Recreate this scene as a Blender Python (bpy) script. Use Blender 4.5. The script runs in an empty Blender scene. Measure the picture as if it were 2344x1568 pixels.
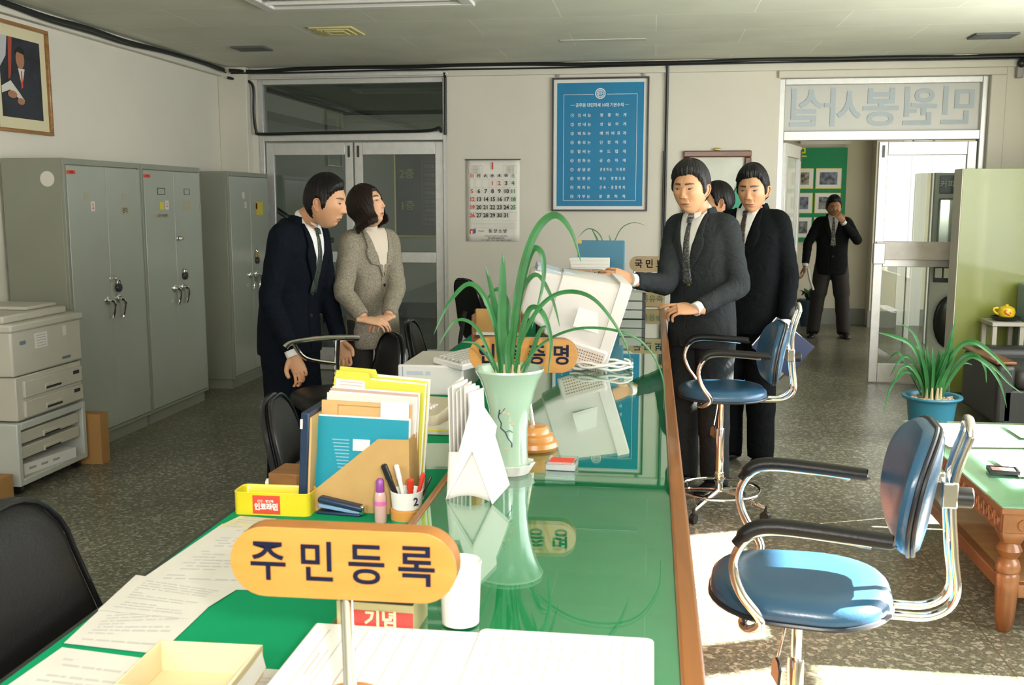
import bpy, bmesh, math, random
from mathutils import Vector, Matrix, Euler
R = math.radians
PI = math.pi
random.seed(7)
sc = bpy.context.scene
COL = sc.collection

# ---------------------------------------------------------------- camera
H = 1.53
cam_d = bpy.data.cameras.new('camera'); cam = bpy.data.objects.new('camera', cam_d); COL.objects.link(cam)
cam_d.sensor_width = 36.0; cam_d.lens = 2300.0 / 2344.0 * 36.0
cam_d.clip_start = 0.05; cam_d.clip_end = 200
yaw, pit = .138, .1395
fw = Vector((-math.sin(yaw)*math.cos(pit), math.cos(yaw)*math.cos(pit), -math.sin(pit)))
rt = Vector((math.cos(yaw), math.sin(yaw), 0)); up = rt.cross(fw)
cam.matrix_world = Matrix(((rt.x, up.x, -fw.x, 0), (rt.y, up.y, -fw.y, 0), (rt.z, up.z, -fw.z, H), (0, 0, 0, 1)))
cam_d.dof.use_dof = True; cam_d.dof.focus_distance = 4.6; cam_d.dof.aperture_fstop = 11.0
sc.camera = cam

# ---------------------------------------------------------------- world, sun, big lights, exposure
world = bpy.data.worlds.new('world'); sc.world = world; world.use_nodes = True
bg = world.node_tree.nodes['Background']; bg.inputs[0].default_value = (.86, .93, 1.0, 1); bg.inputs[1].default_value = 1.3
def add_light(name, kind, loc, energy, color=(1, 1, 1), size=.1, size_y=None, direction=None, portal=False):
    l = bpy.data.lights.new(name, kind); o = bpy.data.objects.new(name, l); COL.objects.link(o)
    o.location = loc; l.energy = energy; l.color = color
    if kind == 'AREA':
        l.size = size
        if size_y: l.shape = 'RECTANGLE'; l.size_y = size_y
        if portal: l.cycles.is_portal = True
    elif kind == 'SUN': l.angle = size
    else: l.shadow_soft_size = size
    if direction is not None: o.rotation_euler = Vector(direction).to_track_quat('-Z', 'Z').to_euler()
    return o
SUN_DIR = Vector((-.34, -.140, -.202))
add_light('sun', 'SUN', (8, 4, 8), 80.0, (1.0, .95, .86), R(.6), direction=SUN_DIR)
# the photographer's flash beside the lens
add_light('camera_flash', 'POINT', (.16, -.06, H+.13), 112.0, (1.0, .93, .84), .035)
# unseen fill light added behind the photographer; daylight from the right wall's windows
add_light('front_fill', 'AREA', (-.6, -1.2, 2.55), 185.0, (.95, .97, 1.0), 4.6, 1.6, direction=(0, .75, -.65))
add_light('right_window_daylight', 'AREA', (3.3, 3.9, 1.65), 210.0, (.97, .98, 1.0), 1.6, 5.6, direction=(-1, 0, -.12))
add_light('entrance_daylight', 'AREA', (7.0, 10.4, 1.5), 170.0, (1.0, .97, .90), 2.4, 2.6, direction=(-1, 0, 0))
sc.view_settings.view_transform = 'Standard'; sc.view_settings.look = 'None'
sc.view_settings.exposure = 0.25; sc.view_settings.gamma = 1.0; sc.view_settings.use_curve_mapping = False
sc.cycles.max_bounces = 8; sc.cycles.transparent_max_bounces = 24
sc.cycles.caustics_reflective = False; sc.cycles.caustics_refractive = False
sc.cycles.sample_clamp_indirect = 4.0
try: sc.cycles.use_denoising = True
except Exception: pass

# ---------------------------------------------------------------- materials
MATS = {}
def lin(c):
    return tuple(((x/12.92) if x <= .04045 else ((x+.055)/1.055)**2.4) for x in c)
def hexc(h):
    h = h.lstrip('#'); return lin(tuple(int(h[i:i+2], 16)/255 for i in (0, 2, 4)))
def mat(name, col, rough=.5, metal=0., spec=.5, var=.0, vscale=8., bump=0., bscale=60., coat=0., emit=None, estr=0., sheen=0.):
    if name in MATS: return MATS[name]
    m = bpy.data.materials.new(name); m.use_nodes = True; nt = m.node_tree; b = nt.nodes['Principled BSDF']
    if isinstance(col, str): col = hexc(col)
    b.inputs['Base Color'].default_value = (*col, 1); b.inputs['Roughness'].default_value = rough; b.inputs['Metallic'].default_value = metal
    b.inputs['Specular IOR Level'].default_value = spec; b.inputs['Coat Weight'].default_value = coat; b.inputs['Coat Roughness'].default_value = .05
    if sheen: b.inputs['Sheen Weight'].default_value = sheen
    if emit: b.inputs['Emission Color'].default_value = (*emit, 1); b.inputs['Emission Strength'].default_value = estr
    if var or bump:
        tc = nt.nodes.new('ShaderNodeTexCoord')
        if var:
            n = nt.nodes.new('ShaderNodeTexNoise'); n.inputs['Scale'].default_value = vscale; n.inputs['Detail'].default_value = 5
            nt.links.new(tc.outputs['Object'], n.inputs['Vector'])
            r = nt.nodes.new('ShaderNodeMapRange'); r.inputs[1].default_value = .3; r.inputs[2].default_value = .7
            r.inputs[3].default_value = 1-var; r.inputs[4].default_value = 1+var
            nt.links.new(n.outputs[0], r.inputs[0])
            mx = nt.nodes.new('ShaderNodeVectorMath'); mx.operation = 'SCALE'; mx.inputs[0].default_value = col
            nt.links.new(r.outputs[0], mx.inputs['Scale']); nt.links.new(mx.outputs[0], b.inputs['Base Color'])
        if bump:
            n2 = nt.nodes.new('ShaderNodeTexNoise'); n2.inputs['Scale'].default_value = bscale; n2.inputs['Detail'].default_value = 3
            nt.links.new(tc.outputs['Object'], n2.inputs['Vector'])
            bp = nt.nodes.new('ShaderNodeBump'); bp.inputs['Strength'].default_value = bump; bp.inputs['Distance'].default_value = .01
            nt.links.new(n2.outputs[0], bp.inputs['Height']); nt.links.new(bp.outputs[0], b.inputs['Normal'])
    MATS[name] = m; return m
def glass(name, tint=(.93, .97, .95), boost=1.0, rough=0.0, haze=0.0, hazecol=(.8, .8, .8)):
    if name in MATS: return MATS[name]
    m = bpy.data.materials.new(name); m.use_nodes = True; nt = m.node_tree; nt.nodes.clear()
    out = nt.nodes.new('ShaderNodeOutputMaterial'); mix = nt.nodes.new('ShaderNodeMixShader')
    tr = nt.nodes.new('ShaderNodeBsdfTransparent'); tr.inputs[0].default_value = (*tint, 1)
    gl = nt.nodes.new('ShaderNodeBsdfGlossy'); gl.inputs['Roughness'].default_value = rough; gl.inputs[0].default_value = (1, 1, 1, 1)
    geo = nt.nodes.new('ShaderNodeNewGeometry'); io = nt.nodes.new('ShaderNodeMapRange')
    io.inputs[3].default_value = 1.52; io.inputs[4].default_value = 1/1.52
    nt.links.new(geo.outputs['Backfacing'], io.inputs[0])
    fr = nt.nodes.new('ShaderNodeFresnel'); nt.links.new(io.outputs[0], fr.inputs['IOR'])
    mu = nt.nodes.new('ShaderNodeMath'); mu.operation = 'MULTIPLY'; mu.use_clamp = True; mu.inputs[1].default_value = boost
    nt.links.new(fr.outputs[0], mu.inputs[0]); nt.links.new(mu.outputs[0], mix.inputs[0])
    base = tr
    if haze:
        df = nt.nodes.new('ShaderNodeBsdfDiffuse'); df.inputs[0].default_value = (*hazecol, 1)
        m2 = nt.nodes.new('ShaderNodeMixShader'); m2.inputs[0].default_value = haze
        nt.links.new(tr.outputs[0], m2.inputs[1]); nt.links.new(df.outputs[0], m2.inputs[2]); base = m2
    nt.links.new(base.outputs[0], mix.inputs[1]); nt.links.new(gl.outputs[0], mix.inputs[2]); nt.links.new(mix.outputs[0], out.inputs[0])
    MATS[name] = m; return m
def vcmat(name, rough=.5, spec=.4, bump=0., bscale=200., sss=0.):
    """colour from the mesh's own colour attribute 'Col' (skin, lips, brows, with lid fold and nostril shade painted in)"""
    if name in MATS: return MATS[name]
    m = bpy.data.materials.new(name); m.use_nodes = True; nt = m.node_tree; b = nt.nodes['Principled BSDF']
    a = nt.nodes.new('ShaderNodeAttribute'); a.attribute_name = 'Col'
    nt.links.new(a.outputs['Color'], b.inputs['Base Color']); b.inputs['Roughness'].default_value = rough; b.inputs['Specular IOR Level'].default_value = spec
    if sss: b.inputs['Subsurface Weight'].default_value = sss; b.inputs['Subsurface Radius'].default_value = (.01, .004, .002)
    if bump:
        tc = nt.nodes.new('ShaderNodeTexCoord'); n2 = nt.nodes.new('ShaderNodeTexNoise'); n2.inputs['Scale'].default_value = bscale
        nt.links.new(tc.outputs['Object'], n2.inputs['Vector'])
        bp = nt.nodes.new('ShaderNodeBump'); bp.inputs['Strength'].default_value = bump; bp.inputs['Distance'].default_value = .002
        nt.links.new(n2.outputs[0], bp.inputs['Height']); nt.links.new(bp.outputs[0], b.inputs['Normal'])
    MATS[name] = m; return m

def nodes_mat(name, rough=.5, spec=.5):
    m = bpy.data.materials.new(name); m.use_nodes = True; MATS[name] = m
    b = m.node_tree.nodes['Principled BSDF']; b.inputs['Roughness'].default_value = rough; b.inputs['Specular IOR Level'].default_value = spec
    return m, m.node_tree, b
def ramp(nt, src, stops):
    r = nt.nodes.new('ShaderNodeValToRGB'); e = r.color_ramp.elements
    while len(e) < len(stops): e.new(.5)
    for i, (p, c) in enumerate(stops):
        e[i].position = p; e[i].color = (*c, 1)
    nt.links.new(src, r.inputs[0]); return r.outputs[0]
def mixc(nt, fac, a, b, mode='MIX'):
    n = nt.nodes.new('ShaderNodeMix'); n.data_type = 'RGBA'; n.blend_type = mode
    for k, v in ((0, fac), (6, a), (7, b)):
        if hasattr(v, 'is_linked'): nt.links.new(v, n.inputs[k])
        elif k == 0: n.inputs[0].default_value = v
        else: n.inputs[k].default_value = (*v, 1)
    return n.outputs[2]
def floor_mat():
    m, nt, b = nodes_mat('terrazzo', .32, .45)
    tc = nt.nodes.new('ShaderNodeTexCoord'); P = tc.outputs['Object']
    v = nt.nodes.new('ShaderNodeTexVoronoi'); v.inputs['Scale'].default_value = 72; nt.links.new(P, v.inputs['Vector'])
    v2 = nt.nodes.new('ShaderNodeTexVoronoi'); v2.inputs['Scale'].default_value = 140; nt.links.new(P, v2.inputs['Vector'])
    n = nt.nodes.new('ShaderNodeTexNoise'); n.inputs['Scale'].default_value = 1.6; n.inputs['Detail'].default_value = 6; nt.links.new(P, n.inputs['Vector'])
    sep = nt.nodes.new('ShaderNodeSeparateColor'); nt.links.new(v.outputs['Color'], sep.inputs[0])
    sep2 = nt.nodes.new('ShaderNodeSeparateColor'); nt.links.new(v2.outputs['Color'], sep2.inputs[0])
    c1 = ramp(nt, sep.outputs[0], [(0, (.13, .13, .095)), (.45, (.19, .185, .14)), (.74, (.15, .145, .11)), (.80, (.46, .44, .35)), (1, (.66, .64, .54))])
    c2 = ramp(nt, sep2.outputs[0], [(0, (.09, .09, .065)), (.6, (.22, .21, .16)), (1, (.42, .41, .33))])
    c = mixc(nt, .45, c1, c2)
    d = ramp(nt, n.outputs[0], [(.3, (.72, .72, .68)), (.7, (1.12, 1.12, 1.08))])
    c = mixc(nt, 1.0, c, d, 'MULTIPLY')
    c = mixc(nt, 1.0, c, (.74, .74, .72), 'MULTIPLY')
    # thin brass divider strips every 1.2 m
    br = nt.nodes.new('ShaderNodeTexBrick'); br.offset = 0; br.inputs['Scale'].default_value = 1; br.inputs['Mortar Size'].default_value = .003
    br.inputs['Brick Width'].default_value = 1.2; br.inputs['Row Height'].default_value = 1.2; nt.links.new(P, br.inputs['Vector'])
    c = mixc(nt, br.outputs['Fac'], c, (.10, .08, .05))
    nt.links.new(c, b.inputs['Base Color'])
    return m
def ceiling_mat():
    m, nt, b = nodes_mat('ceiling_board', .8, .2)
    tc = nt.nodes.new('ShaderNodeTexCoord'); P = tc.outputs['Object']
    br = nt.nodes.new('ShaderNodeTexBrick'); br.inputs['Scale'].default_value = 1; br.inputs['Mortar Size'].default_value = .004; br.inputs['Mortar Smooth'].default_value = .3
    br.inputs['Brick Width'].default_value = 1.2; br.inputs['Row Height'].default_value = .6; nt.links.new(P, br.inputs['Vector'])
    br.inputs['Color1'].default_value = (.66, .66, .56, 1); br.inputs['Color2'].default_value = (.70, .70, .595, 1); br.inputs['Mortar'].default_value = (.84, .84, .74, 1)
    n = nt.nodes.new('ShaderNodeTexNoise'); n.inputs['Scale'].default_value = 2.5; n.inputs['Detail'].default_value = 6; nt.links.new(P, n.inputs['Vector'])
    d = ramp(nt, n.outputs[0], [(.3, (.93, .93, .92)), (.7, (1.04, 1.04, 1.03))])
    nt.links.new(mixc(nt, 1.0, br.outputs['Color'], d, 'MULTIPLY'), b.inputs['Base Color'])
    return m
def wood_mat(name, c1, c2, rough=.35, scale=(2, 30, 30), coat=.2):
    if name in MATS: return MATS[name]
    m, nt, b = nodes_mat(name, rough); b.inputs['Coat Weight'].default_value = coat
    tc = nt.nodes.new('ShaderNodeTexCoord'); mp = nt.nodes.new('ShaderNodeMapping'); mp.inputs['Scale'].default_value = scale
    nt.links.new(tc.outputs['Object'], mp.inputs['Vector'])
    n = nt.nodes.new('ShaderNodeTexNoise'); n.inputs['Scale'].default_value = 1.5; n.inputs['Detail'].default_value = 7; n.inputs['Distortion'].default_value = .6
    nt.links.new(mp.outputs[0], n.inputs['Vector'])
    nt.links.new(ramp(nt, n.outputs[0], [(.32, c1), (.68, c2)]), b.inputs['Base Color'])
    return m

# ---------------------------------------------------------------- mesh building
def T(x=0, y=0, z=0): return Matrix.Translation((x, y, z))
def RX(a): return Matrix.Rotation(a, 4, 'X')
def RY(a): return Matrix.Rotation(a, 4, 'Y')
def RZ(a): return Matrix.Rotation(a, 4, 'Z')
_TXT = {}
def text_geo(body, bold=0.0, res=3):
    k = (body, bold, res)
    if k not in _TXT:
        c = bpy.data.curves.new('t', 'FONT'); c.body = body; c.size = 1; c.resolution_u = res; c.offset = bold
        c.align_x = 'CENTER'; c.align_y = 'CENTER'; c.fill_mode = 'FRONT'
        o = bpy.data.objects.new('t', c); me = bpy.data.meshes.new_from_object(o)
        _TXT[k] = ([v.co.copy() for v in me.vertices], [tuple(p.vertices) for p in me.polygons])
        bpy.data.objects.remove(o); bpy.data.curves.remove(c); bpy.data.meshes.remove(me)
    return _TXT[k]
class MB:
    def __init__(s, M=None): s.v = []; s.f = []; s.m = []; s.M = M or Matrix.Identity(4)
    def add(s, vs, fs, m=0, M=None):
        k = len(s.v); X = s.M @ M if M is not None else s.M
        s.v += [X @ Vector(p) for p in vs]; s.f += [tuple(k+i for i in f) for f in fs]; s.m += [m]*len(fs); return s
    def box(s, c, d, m=0, M=None):
        x, y, z = d[0]/2, d[1]/2, d[2]/2; a, b, e = c
        vs = [(a+i*x, b+j*y, e+k*z) for k in (-1, 1) for j in (-1, 1) for i in (-1, 1)]
        return s.add(vs, [(0, 2, 3, 1), (4, 5, 7, 6), (0, 1, 5, 4), (2, 6, 7, 3), (0, 4, 6, 2), (1, 3, 7, 5)], m, M)
    def bx(s, x0, x1, y0, y1, z0, z1, m=0, M=None): return s.box(((x0+x1)/2, (y0+y1)/2, (z0+z1)/2), (x1-x0, y1-y0, z1-z0), m, M)
    def quad(s, p, m=0, M=None): return s.add(p, [tuple(range(len(p)))], m, M)
    def loft(s, rings, m=0, caps=True, closed=True, M=None, loop=False):
        n = len(rings[0]); vs = [p for r in rings for p in r]; fs = []; L = len(rings)
        for i in range(L if loop else L-1):
            a, b = i*n, ((i+1) % L)*n
            for j in range(n if closed else n-1):
                k = (j+1) % n; fs.append((a+j, a+k, b+k, b+j))
        if caps and closed and not loop: fs.append(tuple(range(n))[::-1]); fs.append(tuple((L-1)*n+j for j in range(n)))
        return s.add(vs, fs, m, M)
    def prism(s, poly, z0, z1, m=0, M=None):
        return s.loft([[(x, y, z0) for x, y in poly], [(x, y, z1) for x, y in poly]], m, M=M)
    def lathe(s, prof, n=24, m=0, M=None, caps=True):
        return s.loft([[(r*math.cos(2*PI*j/n), r*math.sin(2*PI*j/n), z) for j in range(n)] for r, z in prof], m, caps, M=M)
    def cyl(s, c, r, h, n=20, m=0, M=None, r2=None):
        MM = T(*c) if M is None else M @ T(*c)
        return s.lathe([(r, 0), (r if r2 is None else r2, h)], n, m, MM)
    def tube(s, path, r, n=10, m=0, closed=False, caps=True, M=None, flat=1.0, up=None):
        P = [Vector(p) for p in path]; L = len(P); rings = []; N = None
        for i in range(L):
            if closed: t = P[(i+1) % L]-P[i-1]
            else: t = P[min(i+1, L-1)]-P[max(i-1, 0)]
            if t.length < 1e-9: t = Vector((0, 0, 1))
            t.normalize()
            if up is not None:
                N = Vector(up)-t*t.dot(Vector(up)); N = N.normalized() if N.length > 1e-5 else Vector((1, 0, 0))
            elif N is None:
                a = Vector((0, 0, 1)) if abs(t.z) < .9 else Vector((1, 0, 0)); N = (a-t*a.dot(t)).normalized()
            else:
                N = N-t*N.dot(t); N = N.normalized() if N.length > 1e-6 else t.orthogonal().normalized()
            B = t.cross(N); rr = r[i] if isinstance(r, (list, tuple)) else r
            if isinstance(rr, (list, tuple)): ra, rb = rr
            else: ra, rb = rr, rr*flat
            rings.append([P[i]+N*(math.cos(2*PI*j/n)*rb)+B*(math.sin(2*PI*j/n)*ra) for j in range(n)])
        return s.loft(rings, m, caps, M=M, loop=closed)
    def ball(s, c, r, m=0, n=16, k=10, M=None):
        if not isinstance(r, (tuple, list)): r = (r, r, r)
        rings = [[(c[0]+r[0]*math.sin(PI*(i+.001)/(k+.002))*math.cos(2*PI*j/n), c[1]+r[1]*math.sin(PI*(i+.001)/(k+.002))*math.sin(2*PI*j/n), c[2]-r[2]*math.cos(PI*i/k)) for j in range(n)] for i in range(k+1)]
        return s.loft(rings, m, True, M=M)
    def text(s, body, size, M, m=0, bold=0., sx=1., res=3, depth=0.):
        vs, fs = text_geo(body, bold/max(size, 1e-6) if bold > .2 else bold, res)
        if not vs: return s
        s.add([(v.x*size*sx, v.y*size, depth) for v in vs], fs, m, M); return s
    def rect_ring(s, w, h, t, z0, z1, m=0, M=None):
        s.bx(-w/2, w/2, h/2-t, h/2, z0, z1, m, M); s.bx(-w/2, w/2, -h/2, -h/2+t, z0, z1, m, M)
        s.bx(-w/2, -w/2+t, -h/2+t, h/2-t, z0, z1, m, M); s.bx(w/2-t, w/2, -h/2+t, h/2-t, z0, z1, m, M); return s
    def sheet(s, fn, nu, nv, m=0, M=None, thick=0.0):
        vs = [fn(i/nu, j/nv) for j in range(nv+1) for i in range(nu+1)]
        fs = [(j*(nu+1)+i, j*(nu+1)+i+1, (j+1)*(nu+1)+i+1, (j+1)*(nu+1)+i) for j in range(nv) for i in range(nu)]
        return s.add(vs, fs, m, M)
    def build(s, name, mats, parent=None, bevel=0, seg=2, smooth=True, ang=35, sub=0, solid=0, loc=None, rot=None, label=None, recalc=True, kind=None):
        me = bpy.data.meshes.new(name); me.from_pydata([tuple(v) for v in s.v], [], s.f)
        if recalc:
            b = bmesh.new(); b.from_mesh(me); bmesh.ops.recalc_face_normals(b, faces=b.faces); b.to_mesh(me); b.free()
        if not isinstance(mats, (list, tuple)): mats = [mats]
        for x in mats: me.materials.append(x)
        me.polygons.foreach_set('material_index', s.m)
        if smooth:
            me.polygons.foreach_set('use_smooth', [True]*len(me.polygons))
            if not sub: me.set_sharp_from_angle(angle=R(ang))
        o = bpy.data.objects.new(name, me); COL.objects.link(o)
        if parent is not None: o.parent = parent
        if loc is not None: o.location = loc
        if rot is not None: o.rotation_euler = rot
        if solid: md = o.modifiers.new('s', 'SOLIDIFY'); md.thickness = solid; md.offset = 0
        if bevel:
            md = o.modifiers.new('b', 'BEVEL'); md.width = bevel; md.segments = seg; md.limit_method = 'ANGLE'; md.angle_limit = R(40); md.harden_normals = False
        if sub: md = o.modifiers.new('u', 'SUBSURF'); md.levels = sub; md.render_levels = sub
        if label: o['label'] = label
        if kind: o['kind'] = kind
        return o
def thing(name, label, cat, loc=(0, 0, 0), rz=0, group=None, rot=None):
    o = bpy.data.objects.new(name, None); COL.objects.link(o); o.location = loc; o.rotation_euler = rot or (0, 0, rz); o.empty_display_size = .05
    return tag(o, label, cat, group)
def tag(o, label, cat, group=None):
    o['label'] = label; o['category'] = cat
    if group: o['group'] = group
    return o
def struct(o): o['kind'] = 'structure'; return o
def arc(c, r, a0, a1, n, plane='xy'):
    out = []
    for i in range(n+1):
        a = a0+(a1-a0)*i/n; p, q = r*math.cos(a), r*math.sin(a)
        out.append({'xy': (c[0]+p, c[1]+q, c[2]), 'xz': (c[0]+p, c[1], c[2]+q), 'yz': (c[0], c[1]+p, c[2]+q)}[plane])
    return out
def smooth_path(pts, n=6, closed=False):
    """Catmull-Rom through the points"""
    P = [Vector(p) for p in pts]; L = len(P); out = []
    for i in range(L if closed else L-1):
        if closed: a, b, c, d = P[i-1], P[i], P[(i+1) % L], P[(i+2) % L]
        else: a, b, c, d = P[max(i-1, 0)], P[i], P[i+1], P[min(i+2, L-1)]
        for k in range(n):
            t = k/n; out.append(.5*((2*b)+(c-a)*t+(2*a-5*b+4*c-d)*t*t+(3*b-a-3*c+d)*t**3))
    if not closed: out.append(P[-1])
    return out
WALLM = lambda X, Z, Yp, nrm='-y': T(X, Yp, Z) @ RX(PI/2)   # local x right, y up, z toward -Y (the viewer)
# ================================================================ THE ROOM
BW = 8.70      # face of the back wall
LW = -3.80; RW = 3.42; CZ = 2.69; FY = -2.6; HY = 13.0
m_wall = mat('cream_wall_paint', (.66, .63, .53), .75, spec=.25, var=.035, vscale=1.5, bump=.05, bscale=40)
m_hall = mat('hall_wall_paint', (.66, .61, .48), .75, spec=.2, var=.03, vscale=2)
m_trim = mat('cream_trim_paint', (.62, .60, .50), .6, spec=.3, var=.03, vscale=3)
m_alu = mat('aluminium_frame', (.62, .62, .585), .38, metal=.55, var=.05, vscale=20)
m_alud = mat('aluminium_track', (.30, .30, .28), .4, metal=.5)
m_black = mat('black_plastic', (.012, .013, .013), .35)
m_cable = mat('black_cable', (.010, .012, .011), .4)
m_chrome = mat('chrome', (.80, .79, .76), .10, metal=1.)
m_darkmetal = mat('dark_metal', (.06, .06, .058), .4, metal=.7)
m_white = mat('white_paint', (.75, .74, .70), .5)
m_paper = mat('white_paper', (.76, .745, .70), .75, spec=.2, var=.015, vscale=12)
m_paper2 = mat('off_white_paper', (.66, .63, .57), .8, spec=.2, var=.03, vscale=12)
m_ink = mat('printed_ink', (.30, .29, .28), .7)
m_inkd = mat('dark_ink', (.015, .015, .03), .6)
m_inkr = mat('red_ink', (.62, .06, .03), .6)
m_inkg = mat('green_ink', (.03, .24, .06), .6)
m_glass = glass('window_glass', (.90, .94, .92), 1.1)
m_tglass = glass('table_glass', (.86, .97, .92), 1.35)
m_terr = floor_mat()
b = MB(); b.bx(-7.5, 7.5, FY-.1, HY+.1, -.1, 0); struct(b.build('floor', m_terr, smooth=False))
b = MB(); b.bx(LW-.1, RW+.1, FY-.1, BW+.2, CZ, CZ+.1); struct(b.build('ceiling', ceiling_mat(), smooth=False))
b = MB(); b.bx(LW-.15, LW, FY-.1, BW+.2, 0, CZ); struct(b.build('wall_left', m_wall, smooth=False))
b = MB(); b.bx(LW, RW, FY-.15, FY, 0, CZ); struct(b.build('wall_front', m_wall, smooth=False))
# right wall with a band of windows (outside the picture: the sun comes through it)
b = MB(); yw = [(1.6, 3.0), (3.12, 4.55), (4.67, 5.96), (6.08, 7.0)]
sill = [.45, .45, .45, 2.30]; top = [2.58, 2.58, 2.58, 2.60]
prev = FY
for (a, c), s0, t0 in zip(yw, sill, top):
    b.bx(RW, RW+.14, prev, a, 0, CZ); b.bx(RW, RW+.14, a, c, 0, s0); b.bx(RW, RW+.14, a, c, t0, CZ); prev = c
b.bx(RW, RW+.14, prev, BW+.2, 0, CZ); struct(b.build('wall_right', m_wall, smooth=False))
for i, ((a, c), s0, t0) in enumerate(zip(yw, sill, top)):
    b = MB()
    for (y0, y1, z0, z1) in ((a, c, s0, s0+.05), (a, c, t0-.05, t0), (a, a+.05, s0, t0), (c-.05, c, s0, t0), (a, c, s0+.62*(t0-s0)-.02, s0+.62*(t0-s0)+.02)):
        b.bx(RW+.04, RW+.09, y0, y1, z0, z1)
    struct(b.build('window_%d' % (i+1), m_alu, smooth=False))
# back wall with the two door openings
D1 = (-3.49, -1.775, 2.60); D2 = (1.02, 2.655, 2.53)
b = MB(); y0, y1 = BW, BW+.2
b.bx(LW, D1[0], y0, y1, 0, CZ); b.bx(D1[0], D1[1], y0, y1, D1[2], CZ); b.bx(D1[1], D2[0], y0, y1, 0, CZ)
b.bx(D2[0], D2[1], y0, y1, D2[2], CZ); b.bx(D2[1], RW, y0, y1, 0, CZ)
struct(b.build('wall_back', m_wall, smooth=False))
# shallow pilaster beside the left door and mouldings under the ceiling
b = MB(); b.bx(LW, LW+.26, BW-.10, BW, 0, CZ); b.bx(LW, LW+.05, FY, BW-.1, CZ-.075, CZ); struct(b.build('trim_1', m_trim, bevel=.006))
b = MB(); b.bx(LW+.26, RW, BW-.035, BW, CZ-.10, CZ); struct(b.build('trim_2', m_trim, bevel=.006))
b = MB(); b.bx(D1[1], D2[0], BW-.014, BW, 0, .12); b.bx(D2[1]+.02, RW, BW-.014, BW, 0, .12); struct(b.build('baseboard_back', mat('grey_baseboard', (.22, .22, .19), .5), smooth=False))
b = MB(); b.bx(LW, LW+.014, FY, BW-.1, 0, .12); struct(b.build('baseboard_left', MATS['grey_baseboard'], smooth=False))
# casing of the right-hand doorway
b = MB(); b.bx(D2[0]-.02, D2[1]+.12, BW-.03, BW, D2[2], D2[2]+.06); b.bx(D2[1], D2[1]+.12, BW-.03, BW, 0, D2[2]); struct(b.build('trim_3', m_trim, bevel=.008))
b = MB(); b.bx(D1[0]-.03, D1[1]+.02, BW-.05, BW, D1[2], D1[2]+.035); struct(b.build('trim_4', m_alu, bevel=.004))

def door_unit(name, x0, x1, ztop, zhead, leaves, pane_mat):
    root = bpy.data.objects.new(name, None); COL.objects.link(root); root.location = (x0, BW+.03, 0); struct(root)
    w = x1-x0; b = MB(); d0, d1 = 0, .10
    b.bx(0, .045, d0, d1, 0, ztop); b.bx(w-.045, w, d0, d1, 0, ztop); b.bx(.045, w-.045, d0, d1, ztop-.05, ztop); b.bx(.045, w-.045, d0, d1, zhead, zhead+.075)
    b.build('door_frame', m_alu, root, bevel=.004)
    b = MB(); b.bx(.045, w-.045, .045, .052, zhead+.075, ztop-.05); b.build('transom_pane', pane_mat, root, smooth=False)
    for (hx, ang, lw, flip, kick) in leaves:
        lf = bpy.data.objects.new('door_leaf', None); COL.objects.link(lf); lf.parent = root; lf.location = (hx, .05, .008); lf.rotation_euler = (0, 0, ang)
        s = -1 if flip else 1; h = zhead-.02; st = .072
        def xx(a, c): return (a, c) if s > 0 else (-c, -a)
        b = MB()
        for (a, c, z0, z1) in ((0, st, 0, h), (lw-st, lw, 0, h), (st, lw-st, h-.11, h), (st, lw-st, 0, kick), (st, lw-st, .98, 1.075)):
            xa, xc = xx(a, c); b.bx(xa, xc, -.02, .02, z0, z1)
        b.build('leaf_frame', m_alu, lf, bevel=.004)
        xa, xc = xx(st, lw-st); b = MB(); b.bx(xa, xc, -.003, .003, kick, .98); b.bx(xa, xc, -.003, .003, 1.075, h-.11)
        b.build('door_pane', m_glass, lf, smooth=False)
        b = MB(); xa, xc = xx(lw-.045, lw-.025); b.bx(xa, xc, -.028, -.02, h-.13, h-.03); b.build('bolt', m_darkmetal, lf)
    return root
m_frost = glass('frosted_glass', (.5, .52, .52), .6, .3, haze=.86, hazecol=(.66, .66, .60))
d1 = door_unit('door_1', D1[0], D1[1], D1[2], 2.06, [(.05, 0, .80, False, .20), (D1[1]-D1[0]-.05, 0, .80, True, .20)], m_glass)
for o_ in d1.children_recursive:
    if 'pane' in o_.name: o_.data.materials[0] = glass('hall_dimming_glass', (.62, .68, .68), 1.1)  # left door panes tinted darker to stand in for a dimmer hall
d2 = door_unit('door_2', D2[0], D2[1], D2[2], 2.03, [(D2[1]-D2[0]-.05, 0, .765, True, .16), (.06, R(73), .765, False, .16)], m_frost)
# mirrored lettering painted on the outside of the frosted transom
b = MB(); W2 = (D2[1]-D2[0])/2
for i, ch in enumerate('민원봉사실'):
    b.text(ch, .33, T(W2+.60-i*.30, .038, 2.275) @ RX(PI/2) @ Matrix.Diagonal((-1, 1, 1, 1)), 0, bold=.018)
b.build('painted_lettering', mat('faded_blue_paint', (.44, .50, .52), .7), d2, recalc=False, smooth=False)
b = MB(); b.box((D2[1]-D2[0]-.785, -.0, 1.10), (.09, .06, .17)); b.build('door_closer_plate', m_alu, d2, bevel=.004)
b = MB(); b.bx(.83, 1.42, -.012, .02, 1.05, 1.20); b.build('push_plate', mat('acrylic_plate', (.62, .58, .50), .25, var=.12, vscale=9), d2, bevel=.003)

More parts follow.
